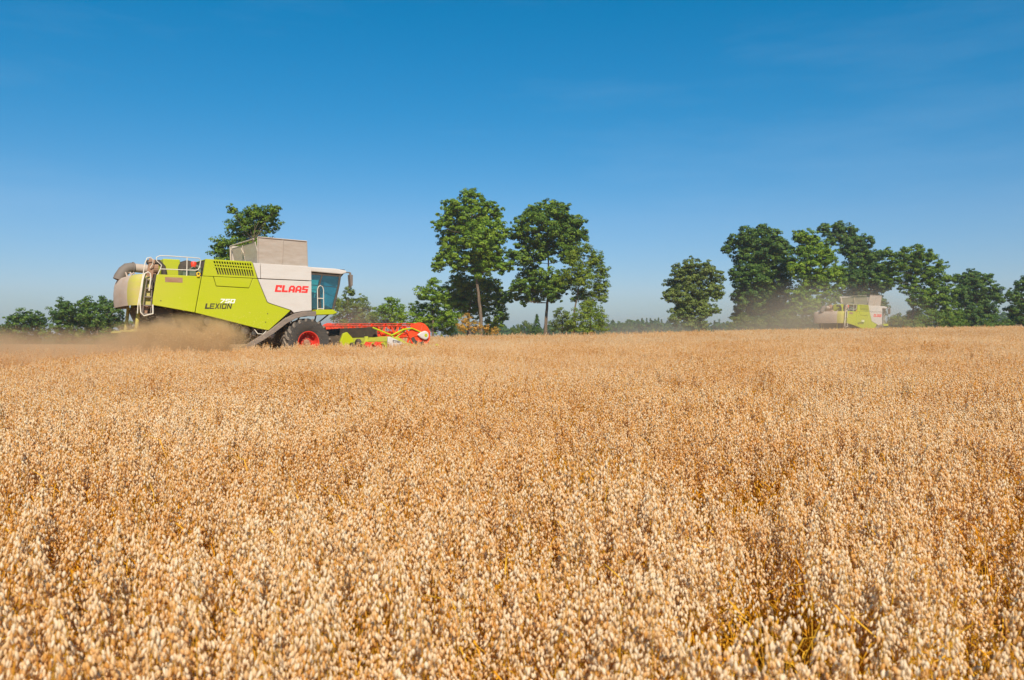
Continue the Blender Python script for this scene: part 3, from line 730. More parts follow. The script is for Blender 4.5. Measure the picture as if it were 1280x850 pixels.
def oat(rng, level, V, F, T, MI, base=np.zeros(3), hs=1.0):
    """one oat plant appended to lists; level 0 near, 1 middle, 2 far"""
    H = .98 * hs * rng.uniform(.90, 1.05) * (1.10 if rng.random() < .05 else 1); pan = rng.uniform(.20, .29)
    lean = np.array([rng.normal(0, .05), rng.normal(0, .05), 0]) + np.array([.02, 0, 0])
    def stem(t):
        return base + np.array([lean[0] * t * t * 1.2, lean[1] * t * t * 1.2, H * t])
    def ribbon(pts, w, n, tint, mi=1):
        b0 = len(V); pts = [np.asarray(p) for p in pts]
        for i, p in enumerate(pts):
            wd = w[i] if isinstance(w, (list, tuple)) else w
            if n == 2:
                sd = np.array([math.cos(tint * 37), math.sin(tint * 37), 0]) * wd
                V.append(p - sd); V.append(p + sd)
            else:
                for k in range(3): V.append(p + np.array([math.cos(k * 2.094), math.sin(k * 2.094), 0]) * wd)
        for i in range(len(pts) - 1):
            q = b0 + i * n
            for k in range(n if n == 3 else 1):
                a, b = q + k, q + (k + 1) % n
                F.append((a, b, b + n)); F.append((a, b + n, a + n)); T.extend([tint] * 2); MI.extend([mi] * 2)
    st = rng.uniform(.2, 1)
    if level == 0: ribbon([stem(t) for t in (0, .35, .65, .85, 1)], [.0028, .0026, .0022, .0014, .0006], 3, st)
    elif level == 1: ribbon([stem(t) for t in (.2, .6, 1)], [.0028, .0024, .001], 2, st)
    elif rng.random() < .35: ribbon([stem(t) for t in (.3, .9)], [.005, .004], 2, st)
    # leaves
    for _ in range((3, 1, 0)[level]):
        t0 = rng.uniform(.45, .78); an = rng.uniform(0, 6.28); ln = rng.uniform(.14, .26); u = np.array([math.cos(an), math.sin(an), 0])
        p0 = stem(t0); pts = [p0, p0 + u * ln * .35 + [0, 0, ln * .3], p0 + u * ln * .75 + [0, 0, ln * .2], p0 + u * ln + [0, 0, -ln * .35]]
        ribbon(pts, [.003, .005, .004, .0008], 2, rng.uniform(0, 1))
    ns = (rng.integers(42, 58), rng.integers(24, 32), rng.integers(12, 17))[level]
    Ls = (.021, .026, .040)[level]
    rings = ([(.12, .55), (.38, 1.0), (.68, .8), (.9, .32)], [(.35, 1.0), (.75, .7)], [(.42, 1.0)])[level]
    n = (5, 4, 3)[level]
    t_lo = 1 - pan / H
    side = rng.uniform(0, 6.28)
    for i in range(ns):
        u = (i + rng.random()) / ns                      # 0 bottom of panicle, 1 tip
        t = t_lo + (1 - t_lo) * u
        p0 = stem(t); an = side + rng.normal(0, 1.3)
        rad = (.046 * (1 - u) ** .7 + .008) * rng.uniform(.35, 1.2)
        p = p0 + np.array([math.cos(an) * rad, math.sin(an) * rad, -rad * rng.uniform(.1, .7) + .012])
        if level == 0:
            ribbon([p0 + [0, 0, .01], (p0 + p) / 2 + [0, 0, .012], p], [.0005, .0004, .0004], 2, st)
        d = np.array([math.cos(an) * rng.uniform(0, .5), math.sin(an) * rng.uniform(0, .5), -1.0]) + rng.normal(0, .16, 3)
        vs, fs = spikelet(rng, p, Ls * rng.uniform(.8, 1.2), Ls * .265 * rng.uniform(.8, 1.25), d, n, rings)
        b0 = len(V); V.extend(vs); tv = rng.uniform(0, 1)
        for f in fs: F.append(tuple(b0 + k for k in f)); T.append(tv); MI.append(0)

def oat_mesh(name, rng, level, patch=None, density=1):
    V, F, T, MI = [], [], [], []
    if patch is None: oat(rng, level, V, F, T, MI)
    else:
        cnt = int(density * patch * patch)
        for k in range(cnt):
            b = np.array([rng.uniform(-patch / 2, patch / 2), rng.uniform(-patch / 2, patch / 2), 0.0])
            if rng.random() < .12 : continue
            oat(rng, level, V, F, T, MI, b, rng.uniform(.88, 1.06))
    me = fast_mesh(name, np.array(V), np.array(F), attrs={'tint': T}, smooth=(level == 0))
    me.materials.append(M['spik']); me.materials.append(M['stem'])
    me.polygons.foreach_set('material_index', np.array(MI, np.int32))
    return me

def scatter_group(coll):
    ng = bpy.data.node_groups.new('scatter', 'GeometryNodeTree')
    ng.interface.new_socket('Geometry', in_out='INPUT', socket_type='NodeSocketGeometry')
    ng.interface.new_socket('Geometry', in_out='OUTPUT', socket_type='NodeSocketGeometry')
    gi = ng.nodes.new('NodeGroupInput'); gout = ng.nodes.new('NodeGroupOutput')
    ip = ng.nodes.new('GeometryNodeInstanceOnPoints'); ci = ng.nodes.new('GeometryNodeCollectionInfo')
    ci.inputs['Collection'].default_value = coll; ci.inputs['Separate Children'].default_value = True; ci.inputs['Reset Children'].default_value = True
    ip.inputs['Pick Instance'].default_value = True
    def att(n_, ty):
        a = ng.nodes.new('GeometryNodeInputNamedAttribute'); a.data_type = ty; a.inputs['Name'].default_value = n_; return a
    L = ng.links.new
    L(gi.outputs[0], ip.inputs['Points']); L(ci.outputs[0], ip.inputs['Instance'])
    L(att('idx', 'INT').outputs[0], ip.inputs['Instance Index'])
    L(att('rot', 'FLOAT_VECTOR').outputs[0], ip.inputs['Rotation'])
    L(att('scl', 'FLOAT_VECTOR').outputs[0], ip.inputs['Scale'])
    L(ip.outputs[0], gout.inputs[0])
    return ng

def scatter(name, meshes, pts, rot, scl, idx):
    coll = bpy.data.collections.new(name + '_sources')
    for i, me in enumerate(meshes):
        o = bpy.data.objects.new('%s_source_%02d' % (name, i), me); coll.objects.link(o)
    me = bpy.data.meshes.new(name); me.vertices.add(len(pts)); me.vertices.foreach_set('co', pts.astype(np.float32).ravel())
    a = me.attributes.new('rot', 'FLOAT_VECTOR', 'POINT'); a.data.foreach_set('vector', rot.astype(np.float32).ravel())
    a = me.attributes.new('scl', 'FLOAT_VECTOR', 'POINT'); a.data.foreach_set('vector', scl.astype(np.float32).ravel())
    a = me.attributes.new('idx', 'INT', 'POINT'); a.data.foreach_set('value', idx.astype(np.int32))
    o = bpy.data.objects.new(name, me); C.objects.link(o)
    md = o.modifiers.new('scatter', 'NODES'); md.node_group = scatter_group(coll)
    return o

def vnoise(x, y, s, seed):
    """cheap smooth value noise"""
    r_ = np.random.default_rng(seed); G = r_.random((64, 64))
    u, v = x / s, y / s; iu, iv = np.floor(u).astype(int), np.floor(v).astype(int); fu, fv = smooth01(u - iu), smooth01(v - iv)
    g = lambda a, b: G[a % 64, b % 64]
    return (g(iu, iv) * (1 - fu) + g(iu + 1, iv) * fu) * (1 - fv) + (g(iu, iv + 1) * (1 - fu) + g(iu + 1, iv + 1) * fu) * fv

def spread(rng, y0, y1, dens, k, margin):
    xm = k * y1 + margin; area = 2 * xm * (y1 - y0); n_ = int(area * dens)
    x = rng.uniform(-xm, xm, n_); y = rng.uniform(y0, y1, n_)
    keep = (np.abs(x) < k * np.clip(y, 0, None) + margin) & crop_mask(x, y)
    return x[keep], y[keep]

rng = np.random.default_rng(7)
# near oats, each plant placed on its own
def place(name, meshes, x, y, smin, smax, thin=.25):
    big = vnoise(x, y, .55, 3) * .6 + vnoise(x, y, .22, 5) * .4
    keep = rng.random(len(x)) < np.clip((big - thin) * 5, .05, 1)
    x, y = x[keep], y[keep]
    hgt = .78 + .15 * vnoise(x, y, 2.4, 11) + .15 * vnoise(x, y, .6, 12)
    s = rng.uniform(smin, smax, len(x)) * hgt
    rot = np.stack([rng.normal(0, .06, len(x)), rng.normal(0, .06, len(x)), rng.uniform(0, 6.283, len(x))], 1)
    pts = np.stack([x, y, ground(x, y) - .01], 1)
    scl = np.stack([.5 + s * .5, .5 + s * .5, s], 1)
    return scatter(name, meshes, pts, rot, scl, rng.integers(0, len(meshes), len(x)))

hi = [oat_mesh('oat_plant_fine', rng, 0) for _ in range(14)]
x, y = spread(rng, -3.5, 9, 340, .72, 5.0)
o = place('near_oat_crop', hi, x, y, .82, 1.18, .38); tag(o, 'golden ripe oats filling the foreground, heads and stalks sharp enough to tell apart', 'oats', kind='stuff')
mid = [oat_mesh('oat_plant_medium', rng, 1) for _ in range(14)]
x, y = spread(rng, 9, 34, 225, .72, 4.5)
o = place('middle_oat_crop', mid, x, y, .82, 1.18, .39); tag(o, 'ripe oats in the middle of the field, a dense even mass of pale heads', 'oats', kind='stuff')
far = [oat_mesh('oat_patch_%02d' % i, rng, 2, 1.3, 165) for i in range(6)]
stp = .95; gx, gy = np.meshgrid(np.arange(-90, 96, stp), np.arange(34.3, 130, stp))
x = gx.ravel() + rng.uniform(-.25, .25, gx.size); y = gy.ravel() + rng.uniform(-.25, .25, gx.size)
kp = (np.abs(x) < .74 * y + 9) & crop_mask(x, y) & (y < 118)
x, y = x[kp], y[kp]
s = .83 + .14 * vnoise(x, y, 3.0, 21) + rng.uniform(-.05, .06, len(x))
o = scatter('far_oat_crop', far, np.stack([x, y, ground(x, y) - .01], 1), np.stack([x * 0, x * 0, rng.integers(0, 4, len(x)) * math.pi / 2 + rng.normal(0, .2, len(x))], 1),
            np.stack([x * 0 + 1, x * 0 + 1, s], 1), rng.integers(0, 6, len(x)))
tag(o, 'far stretch of ripe oats reaching the crest of the field', 'oats', kind='stuff')

# taller heads standing out of the far crop
x, y = spread(rng, 30, 62, 9, .72, 3)
o = scatter('tall_oat_heads', mid, np.stack([x, y, ground(x, y)], 1), np.stack([rng.normal(0, .07, len(x)), rng.normal(0, .07, len(x)), rng.uniform(0, 6.28, len(x))], 1),
            np.stack([x * 0 + 1.2, x * 0 + 1.2, rng.uniform(.98, 1.16, len(x))], 1), rng.integers(0, len(mid), len(x)))
tag(o, 'single taller oat heads standing out of the far crop and along its skyline', 'oats', kind='stuff')

# stubble left on the cut strip
def stubble_mesh():
    V, F, T, MI = [], [], [], []
    for k in range(260):
        b = np.array([rng.uniform(-.7, .7), rng.uniform(-.7, .7), 0]); h = rng.uniform(.08, .17); l = rng.normal(0, .02, 3); l[2] = h
        q = len(V); an = rng.uniform(0, 3.14); sd = np.array([math.cos(an), math.sin(an), 0]) * .004
        V += [b - sd, b + sd, b + l + sd, b + l - sd]; F += [(q, q + 1, q + 2), (q, q + 2, q + 3)]; T += [rng.random()] * 2; MI += [1, 1]
    me = fast_mesh('stubble_patch', np.array(V), np.array(F), attrs={'tint': T}); me.materials.append(M['spik']); me.materials.append(M['stem']); 
    me.polygons.foreach_set('material_index', np.zeros(len(F), np.int32)); return me
gx, gy = np.meshgrid(np.arange(-70, 60, 1.2), np.arange(18, 110, 1.2)); x = gx.ravel(); y = gy.ravel()
kp = (np.abs(x) < .74 * y + 3) & ~crop_mask(x, y); x, y = x[kp], y[kp]
o = scatter('stubble', [stubble_mesh()], np.stack([x, y, ground(x, y) - .005], 1), np.stack([x * 0, x * 0, rng.uniform(0, 6.28, len(x))], 1), np.ones((len(x), 3)), np.zeros(len(x)))
tag(o, 'short cut straw stubble behind the machines', 'stubble', kind='stuff')

# ------------------------------------------------------------------ trees
def leaf_mat(name, c0, c1, c2, trans=.3):
    m, t, out = nodes_mat(name); L = t.links.new
    at = N(t, 'ShaderNodeAttribute', attribute_name='tint')
    r_ = ramp(t, [(0, c0), (.55, c1), (1, c2)], at.outputs['Fac'])
    d = N(t, 'ShaderNodeBsdfPrincipled', Roughness=.55); d.inputs['Specular IOR Level'].default_value = .25
    tr = N(t, 'ShaderNodeBsdfTranslucent'); L(r_.outputs[0], d.inputs['Base Color']); L(r_.outputs[0], tr.inputs[0])
    mx = N(t, 'ShaderNodeMixShader'); mx.inputs[0].default_value = trans; L(d.outputs[0], mx.inputs[1]); L(tr.outputs[0], mx.inputs[2])
    L(mx.outputs[0], out.inputs[0]); return m
LM = {
 'oak': leaf_mat('oak_leaf', (0.047, 0.098, 0.011), (0.095, 0.172, 0.014), (0.182, 0.258, 0.022)),
 'bright': leaf_mat('bright_leaf', (0.063, 0.130, 0.010), (0.135, 0.230, 0.011), (0.237, 0.330, 0.024)),
 'dark': leaf_mat('dark_leaf', (0.034, 0.079, 0.017), (0.067, 0.131, 0.018), (0.127, 0.201, 0.025)),
 'pine': leaf_mat('pine_needle', (0.071, 0.122, 0.011), (0.143, 0.208, 0.014), (0.237, 0.286, 0.024)),
 'olive': leaf_mat('olive_leaf', (0.071, 0.108, 0.022), (0.127, 0.172, 0.029), (0.190, 0.230, 0.047)),
 'autumn': leaf_mat('yellowing_leaf', (0.222, 0.187, 0.024), (0.475, 0.273, 0.036), (0.593, 0.315, 0.060)),
}
def bark_mat():
    m, t, out = nodes_mat('bark'); L = t.links.new
    tc = N(t, 'ShaderNodeTexCoord'); mp = N(t, 'ShaderNodeMapping'); mp.inputs['Scale'].default_value = (6, 6, 1.2); L(tc.outputs['Object'], mp.inputs[0])
    n1 = N(t, 'ShaderNodeTexNoise', Scale=1.5, Detail=8.0, Roughness=.7); L(mp.outputs[0], n1.inputs['Vector'])
    r_ = ramp(t, [(.3, (.07, .05, .035)), (.55, (.17, .125, .09)), (.75, (.30, .23, .17))], n1.outputs[0])
    b = N(t, 'ShaderNodeBsdfDiffuse'); L(r_.outputs[0], b.inputs[0]); bp = N(t, 'ShaderNodeBump', Strength=.8, Distance=.08); L(n1.outputs[0], bp.inputs['Height']); L(bp.outputs[0], b.inputs['Normal'])
    L(b.outputs[0], out.inputs[0]); return m
M['bark'] = bark_mat()

def crown_arrays(rng, lobes, leaf, dens):
    """lobes: (centre, radius). Every lobe is broken into small clumps of leaves on branch ends"""
    cs, ns_, tn = [], [], []
    for (c, r_) in lobes:
        r_ = r_ * 1.27; nsub = max(12, int(20 * dens * (r_ / 1.0) ** 1.6))
        for _ in range(nsub):
            u = rng.normal(0, 1, 3); u /= np.linalg.norm(u)
            q = rng.uniform(.50, 1.04) if rng.random() < .8 else rng.uniform(.1, .6)
            sr = rng.uniform(.22, .60) * (.45 + .25 * min(r_, 3)) 
            cc = np.array(c) + u * r_ * q * np.array([1, 1, .92])
            nl = int(52 * (sr / .5) ** 1.6) + 12
            v = rng.normal(0, 1, (nl, 3)); v /= np.linalg.norm(v, axis=1)[:, None]
            rad = sr * rng.uniform(.35, 1.0, nl) ** .6
            p = cc + v * rad[:, None] * np.array([1.1, 1.1, .62])
            nn = v * .9 + u * .4 + np.array([0, 0, .40]) + rng.normal(0, .38, (nl, 3))
            cs.append(p); ns_.append(nn)
            base = rng.uniform(.15, 1.0)
            tn.append(np.clip(base + rng.normal(0, .18, nl), 0, 1))
    p = np.concatenate(cs); nrm = np.concatenate(ns_); nrm /= np.linalg.norm(nrm, axis=1)[:, None]; tn = np.concatenate(tn)
    n_ = len(p)
    a = np.cross(nrm, rng.normal(0, 1, (n_, 3))); a /= np.linalg.norm(a, axis=1)[:, None] + 1e-9; b = np.cross(nrm, a)
    s = leaf * rng.uniform(.55, 1.3, n_)[:, None]
    # pointed, slightly folded leaf sprig (rhombus with raised middle)
    v = np.stack([p - a * s, p - b * s * .62 + nrm * s * .12, p + a * s, p + b * s * .62 + nrm * s * .12], 1).reshape(-1, 3)
    i = np.arange(n_) * 4
    f = np.concatenate([np.stack([i, i + 1, i + 2], 1), np.stack([i, i + 2, i + 3], 1)])
    return v, f, np.concatenate([tn, tn])

def make_tree(name, cat, label, d, lobes_px, trunk_px, leafmat, seed, trunk_r=None, leaf=.20, dens=1.0, group=None, bare=None):
    rng_ = np.random.default_rng(seed)
    bx = P(trunk_px[0][0], HY, d); gx_, gy_ = bx.x, bx.y; g0 = gz(gx_, gy_)
    root = empty(name, (gx_, gy_, g0)); org = Vector((gx_, gy_, g0))
    lobes = []; rmax = max(l[2] for l in lobes_px) / FPX * d
    for k, (px, py, rp) in enumerate(lobes_px):
        r_ = rp / FPX * d
        dy = rng_.uniform(-1, 1) * rmax * .9
        # keep the lobe on its line of sight: further lobes sit a little wider
        q = P(px, py, d + dy)
        lobes.append((np.array(q - org), r_ * (d + dy) / d))
    v, f, tn = crown_arrays(rng_, lobes, leaf, dens)
    me = fast_mesh('crown', v, f, attrs={'tint': tn}); me.materials.append(LM[leafmat])
    co = bpy.data.objects.new('crown', me); C.objects.link(co); co.parent = root
    tb = MB()
    tp = [P(px, py, d) - org for px, py in trunk_px]; tp[0].z = -.1
    tr_ = trunk_r or max(.12, rmax * .11)
    # add wobble
    rad = [tr_ * (1.25 if i == 0 else 1 - .75 * i / (len(tp) - 1)) for i in range(len(tp))]
    fine, fr = [], []
    for i in range(len(tp) - 1):
        for k in range(4):
            t = k / 4; fine.append(tp[i].lerp(tp[i + 1], t) + Vector((rng_.normal(0, tr_ * .12), rng_.normal(0, tr_ * .12), 0))); fr.append(rad[i] * (1 - t) + rad[i + 1] * t)
    fine.append(tp[-1]); fr.append(rad[-1])
    flip = lambda p: (p[0], -p[1], p[2])
    tb.tube([flip(p) for p in fine], fr, 9)
    for (c, r_) in lobes:
        c = Vector(c); below = [(i, p) for i, p in enumerate(fine) if p.z < c.z - r_ * .3] or [(0, fine[0])]
        i, p = min(below, key=lambda ip: (c - ip[1]).length + .3 * (fine[-1].z - ip[1].z))
        mid_ = p.lerp(c, .5) + Vector((rng_.normal(0, .2), rng_.normal(0, .2), -.12 * (c - p).length * .5))
        r0 = min(fr[i] * .45, .03 + r_ * .045)
        tb.tube([flip(p), flip(p.lerp(mid_, .5)), flip(mid_), flip(c)], [r0, r0 * .8, r0 * .6, r0 * .3], 6)
        for _ in range(5):
            u = Vector(rng_.normal(0, 1, 3)); u.normalize(); e = c + u * r_ * .85; s_ = mid_.lerp(c, rng_.uniform(.3, 1))
            tb.tube([flip(s_), flip(s_.lerp(e, .55) + Vector((0, 0, -.06 * r_))), flip(e)], [r0 * .32, r0 * .22, .012], 4)
    tb.build('trunk', M['bark'], root, smooth=True)
    tag(root, label, cat, group); return root

TREES = [
 ('broadleaf_tree', 'tree', 'dark tree rising behind the grain tank of the near green and white harvester', 74,
  [(318, 266, 10), (337, 266, 10), (345, 264, 6), (292, 262, 6), (322, 280, 15), (300, 286, 15), (338, 280, 12), (308, 272, 10), (328, 268, 10), (283, 306, 14), (312, 304, 22), (276, 318, 12), (318, 330, 26), (300, 345, 30)],
  [(312, 430), (312, 370), (315, 330), (317, 300)], 'oak', .14),
 ('tall_maple_tree', 'tree', 'tallest tree of the middle group, with a long bare pale trunk', 104,
  [(588, 251, 13), (568, 258, 12), (608, 262, 13), (560, 275, 11), (547, 281, 7), (622, 268, 8), (590, 276, 20), (620, 292, 15), (566, 298, 16), (596, 303, 22), (556, 320, 10), (575, 326, 15), (614, 320, 18), (630, 332, 10), (548, 330, 8), (600, 335, 14)],
  [(602, 416), (600, 385), (596, 350), (592, 315), (590, 270)], 'bright', .19),
 ('leaning_maple_tree', 'tree', 'low dark tree filling the space behind the long bare trunk of the tallest tree', 112,
  [(572, 352, 12), (560, 368, 12), (586, 362, 16), (608, 360, 16), (622, 374, 13), (576, 380, 14), (600, 385, 14), (624, 396, 11), (612, 408, 9)],
  [(585, 416), (586, 392), (590, 365), (592, 352)], 'bright', .18),
 ('broadleaf_bush', 'bush', 'tall green bush just right of the red reel, left of the tallest tree', 96,
  [(541, 352, 7), (530, 366, 10), (547, 372, 12), (524, 384, 10), (542, 392, 16), (562, 396, 12), (520, 402, 10), (556, 408, 12), (535, 408, 12)],
  [(541, 417), (541, 395), (541, 360)], 'bright', .15),
 ('broadleaf_bush', 'bush', 'rounded green bush seen above the middle of the red reel', 86,
  [(487, 377, 7), (496, 385, 10), (480, 388, 10), (468, 392, 9), (503, 396, 9), (488, 402, 14), (470, 406, 10)], [(487, 417), (487, 400), (487, 383)], 'bright', .13),
 ('broadleaf_bush', 'bush', 'dusty bush directly in front of the near harvester cab windscreen', 82,
  [(436, 366, 7), (428, 378, 10), (440, 382, 10), (426, 394, 12), (444, 398, 12), (430, 408, 12)], [(434, 422), (434, 400), (435, 375)], 'olive', .13),
 ('broadleaf_bush', 'bush', 'narrow dusty bush between the cab and the rounded bush above the reel', 84,
  [(452, 374, 6), (455, 384, 9), (450, 396, 11), (462, 402, 10)], [(454, 420), (454, 400), (453, 382)], 'olive', .12),
 ('yellowing_shrub', 'bush', 'yellow and orange shrub at the foot of the tallest tree', 92,
  [(583, 399, 7), (578, 408, 8), (592, 408, 7), (606, 411, 6), (618, 413, 5)], [(587, 418), (587, 408), (586, 400)], 'autumn', .11),
 ('round_maple_tree', 'tree', 'broad dark tree right of the tallest one, in two tiers of foliage', 104,
  [(684, 259, 10), (668, 266, 12), (700, 266, 12), (652, 280, 11), (716, 280, 13), (684, 282, 20), (660, 298, 15), (724, 294, 9), (705, 300, 17), (645, 294, 7), (680, 312, 16), (654, 322, 13), (640, 318, 6), (712, 320, 12),
   (662, 343, 12), (650, 358, 11), (682, 350, 15), (702, 350, 13), (640, 370, 7), (668, 366, 12), (694, 368, 12), (655, 376, 6)],
  [(681, 419), (683, 392), (685, 365), (685, 330), (684, 280)], 'oak', .19),
 ('pine_tree', 'pine', 'loose light green pine at the right edge of the middle group', 98,
  [(730, 310, 9), (718, 318, 10), (744, 322, 10), (753, 340, 9), (738, 334, 13), (718, 336, 11), (728, 350, 13), (751, 356, 10), (710, 352, 9), (742, 366, 12), (724, 370, 11), (754, 372, 7), (734, 382, 9)],
  [(717, 416), (718, 390), (723, 360), (730, 320)], 'pine', .13),
 ('broadleaf_bush', 'bush', 'large rounded green bush below the light green pine, rightmost of the middle group', 94,
  [(738, 385, 9), (728, 393, 11), (748, 394, 11), (718, 404, 10), (736, 406, 12), (754, 406, 8)], [(738, 418), (738, 402), (738, 388)], 'pine', .12),
 ('broadleaf_bush', 'bush', 'small dark bush just right of the trunk of the two tiered tree', 96,
  [(700, 392, 9), (706, 402, 10), (695, 408, 8), (711, 411, 7)], [(703, 418), (703, 405), (702, 393)], 'olive', .11),
 ('distant_shrub', 'bush', 'low distant shrub between the two largest middle tree trunks', 150,
  [(657, 405, 5), (650, 411, 5), (664, 411, 5), (643, 414, 4)], [(656, 418), (656, 410), (656, 404)], 'olive', .12),
 ('round_linden_tree', 'tree', 'lone round tree in the open right of centre, its foot veiled by dust', 118,
  [(866, 331, 9), (850, 340, 10), (882, 337, 10), (896, 346, 8), (866, 350, 16), (840, 356, 9), (890, 362, 12), (848, 368, 12), (834, 370, 6), (898, 368, 6), (870, 374, 14), (856, 388, 12), (882, 386, 10), (846, 396, 10), (868, 400, 13), (894, 388, 5), (874, 409, 8)],
  [(866, 418), (866, 395), (867, 370), (867, 340)], 'olive', .18),
 ('spreading_oak_tree', 'tree', 'large dark oak at the left end of the right hand tree row', 124,
  [(950, 290, 9), (932, 294, 10), (965, 296, 10), (917, 303, 8), (908, 312, 6), (945, 308, 17), (972, 312, 14), (928, 320, 12), (956, 330, 20), (984, 330, 12), (920, 342, 9), (938, 348, 18), (966, 356, 20), (928, 368, 12), (945, 378, 20), (974, 384, 18), (930, 394, 13), (954, 402, 14), (985, 402, 12)],
  [(958, 417), (958, 395), (956, 360), (952, 300)], 'dark', .20),
 ('bright_oak_tree', 'tree', 'yellow green oak overlapping the large dark oak, left of the distant harvester', 116,
  [(998, 296, 8), (1012, 297, 9), (1026, 306, 9), (1004, 310, 13), (1036, 320, 10), (1020, 326, 14), (1046, 338, 9), (1000, 336, 13), (1034, 346, 14), (1014, 354, 16), (1050, 356, 8), (1034, 370, 12), (998, 372, 13), (1016, 386, 14), (990, 394, 11)],
  [(1003, 416), (1003, 395), (1006, 360), (1010, 310)], 'bright', .18),
 ('tall_oak_tree', 'tree', 'tall dark oak rising right behind the distant harvester', 142,
  [(1030, 287, 7), (1048, 284, 8), (1062, 290, 9), (1042, 298, 9), (1078, 304, 10), (1062, 308, 13), (1092, 320, 10), (1074, 326, 14), (1102, 336, 8), (1088, 342, 14), (1066, 348, 14), (1104, 354, 10), (1084, 364, 15), (1064, 374, 14), (1094, 384, 13), (1074, 394, 13)],
  [(1076, 416), (1076, 395), (1074, 360), (1062, 300)], 'dark', .21),
 ('multi_stem_oak_tree', 'tree', 'wide oak with forked stems just right of the distant harvester', 126,
  [(1112, 318, 8), (1128, 318, 8), (1145, 316, 9), (1160, 322, 9), (1174, 334, 8), (1120, 332, 11), (1144, 334, 13), (1164, 344, 11), (1184, 350, 8), (1112, 348, 9), (1136, 354, 12), (1168, 362, 13), (1150, 372, 13), (1186, 372, 10), (1170, 384, 13), (1144, 396, 11), (1186, 394, 12), (1122, 402, 9)],
  [(1140, 416), (1141, 395), (1142, 365), (1146, 325)], 'oak', .18),
 ('domed_oak_tree', 'tree', 'domed dark tree, second from the right edge of the photo', 134,
  [(1215, 344, 8), (1200, 350, 8), (1230, 350, 9), (1215, 358, 12), (1240, 364, 9), (1200, 368, 12), (1226, 374, 13), (1248, 374, 6), (1208, 388, 13), (1234, 388, 11), (1216, 402, 12), (1196, 402, 9)],
  [(1216, 415), (1216, 398), (1216, 370), (1216, 345)], 'dark', .19),
 ('edge_oak_tree', 'tree', 'dark tree cut off by the right edge of the photo', 120,
  [(1274, 358, 8), (1288, 352, 10), (1302, 358, 12), (1266, 370, 8), (1284, 372, 14), (1308, 380, 14), (1266, 388, 9), (1286, 394, 14), (1264, 404, 9), (1306, 402, 13)],
  [(1288, 414), (1288, 395), (1288, 360)], 'dark', .17),
 ('hedge_bush', 'bush', 'low dark bush under the gap between the two right hand trees', 112,
  [(1242, 404, 8), (1254, 406, 8), (1234, 408, 7), (1262, 409, 6)], [(1248, 415), (1248, 408), (1248, 403)], 'dark', .13),
 ('hedge_bush', 'bush', 'low dusty bush directly ahead of the distant harvester', 108,
  [(1124, 402, 8), (1136, 406, 8), (1114, 408, 7), (1148, 408, 7)], [(1130, 415), (1130, 408), (1130, 403)], 'olive', .13),
 ('hedge_bush', 'bush', 'dusty bush at the foot of the large dark oak, on its left', 113,
  [(925, 402, 9), (938, 406, 9), (914, 409, 6), (950, 408, 8)], [(930, 416), (930, 408), (930, 403)], 'olive', .13),
 ('hedge_bush', 'bush', 'dark bush between the large dark oak and the yellow green oak', 110,
  [(978, 398, 9), (990, 404, 9), (968, 406, 8), (1002, 408, 7)], [(982, 416), (982, 408), (982, 400)], 'dark', .13),
 ('hedge_bush', 'bush', 'dark bush just behind the rear of the distant harvester', 106,
  [(1020, 398, 8), (1034, 400, 9), (1010, 406, 8), (1046, 404, 9)], [(1026, 416), (1026, 408), (1026, 400)], 'dark', .13),
 ('hedge_bush', 'bush', 'large dark bush filling the space under the wide forked oak', 116,
  [(1160, 396, 10), (1176, 400, 10), (1150, 404, 9), (1192, 404, 9), (1204, 407, 7)], [(1172, 416), (1172, 406), (1172, 398)], 'oak', .13),
 ('willow_bush', 'bush', 'leftmost bush on the horizon, low and rounded', 94,
  [(30, 396, 10), (44, 400, 10), (16, 402, 10), (50, 410, 8), (30, 410, 12), (10, 414, 9), (58, 418, 8), (38, 422, 12), (18, 422, 10), (-2, 418, 9), (-10, 420, 9)],
  [(30, 434), (30, 415), (30, 400)], 'dark', .15),
 ('willow_bush', 'bush', 'upright bush second from the left, with a spiky top', 91,
  [(80, 380, 7), (87, 388, 10), (75, 393, 11), (93, 400, 14), (76, 410, 11), (96, 416, 11), (80, 422, 12)], [(84, 434), (84, 412), (82, 388)], 'dark', .15),
 ('willow_bush', 'bush', 'wide bush at the left, just behind the rear of the near harvester', 90,
  [(112, 379, 8), (127, 380, 9), (105, 390, 12), (120, 394, 15), (141, 388, 10), (136, 406, 12), (112, 412, 13), (152, 404, 9), (150, 416, 12), (128, 420, 12), (168, 412, 11), (184, 418, 11)],
  [(122, 434), (122, 412), (122, 390)], 'dark', .15),
]
for i, (nm, cat, lab, d, lb, tr_, lm, lf) in enumerate(TREES):
    grp = None
    make_tree(nm, cat, lab, d, lb, tr_, lm, 100 + i, leaf=lf * .74, dens=1.45)

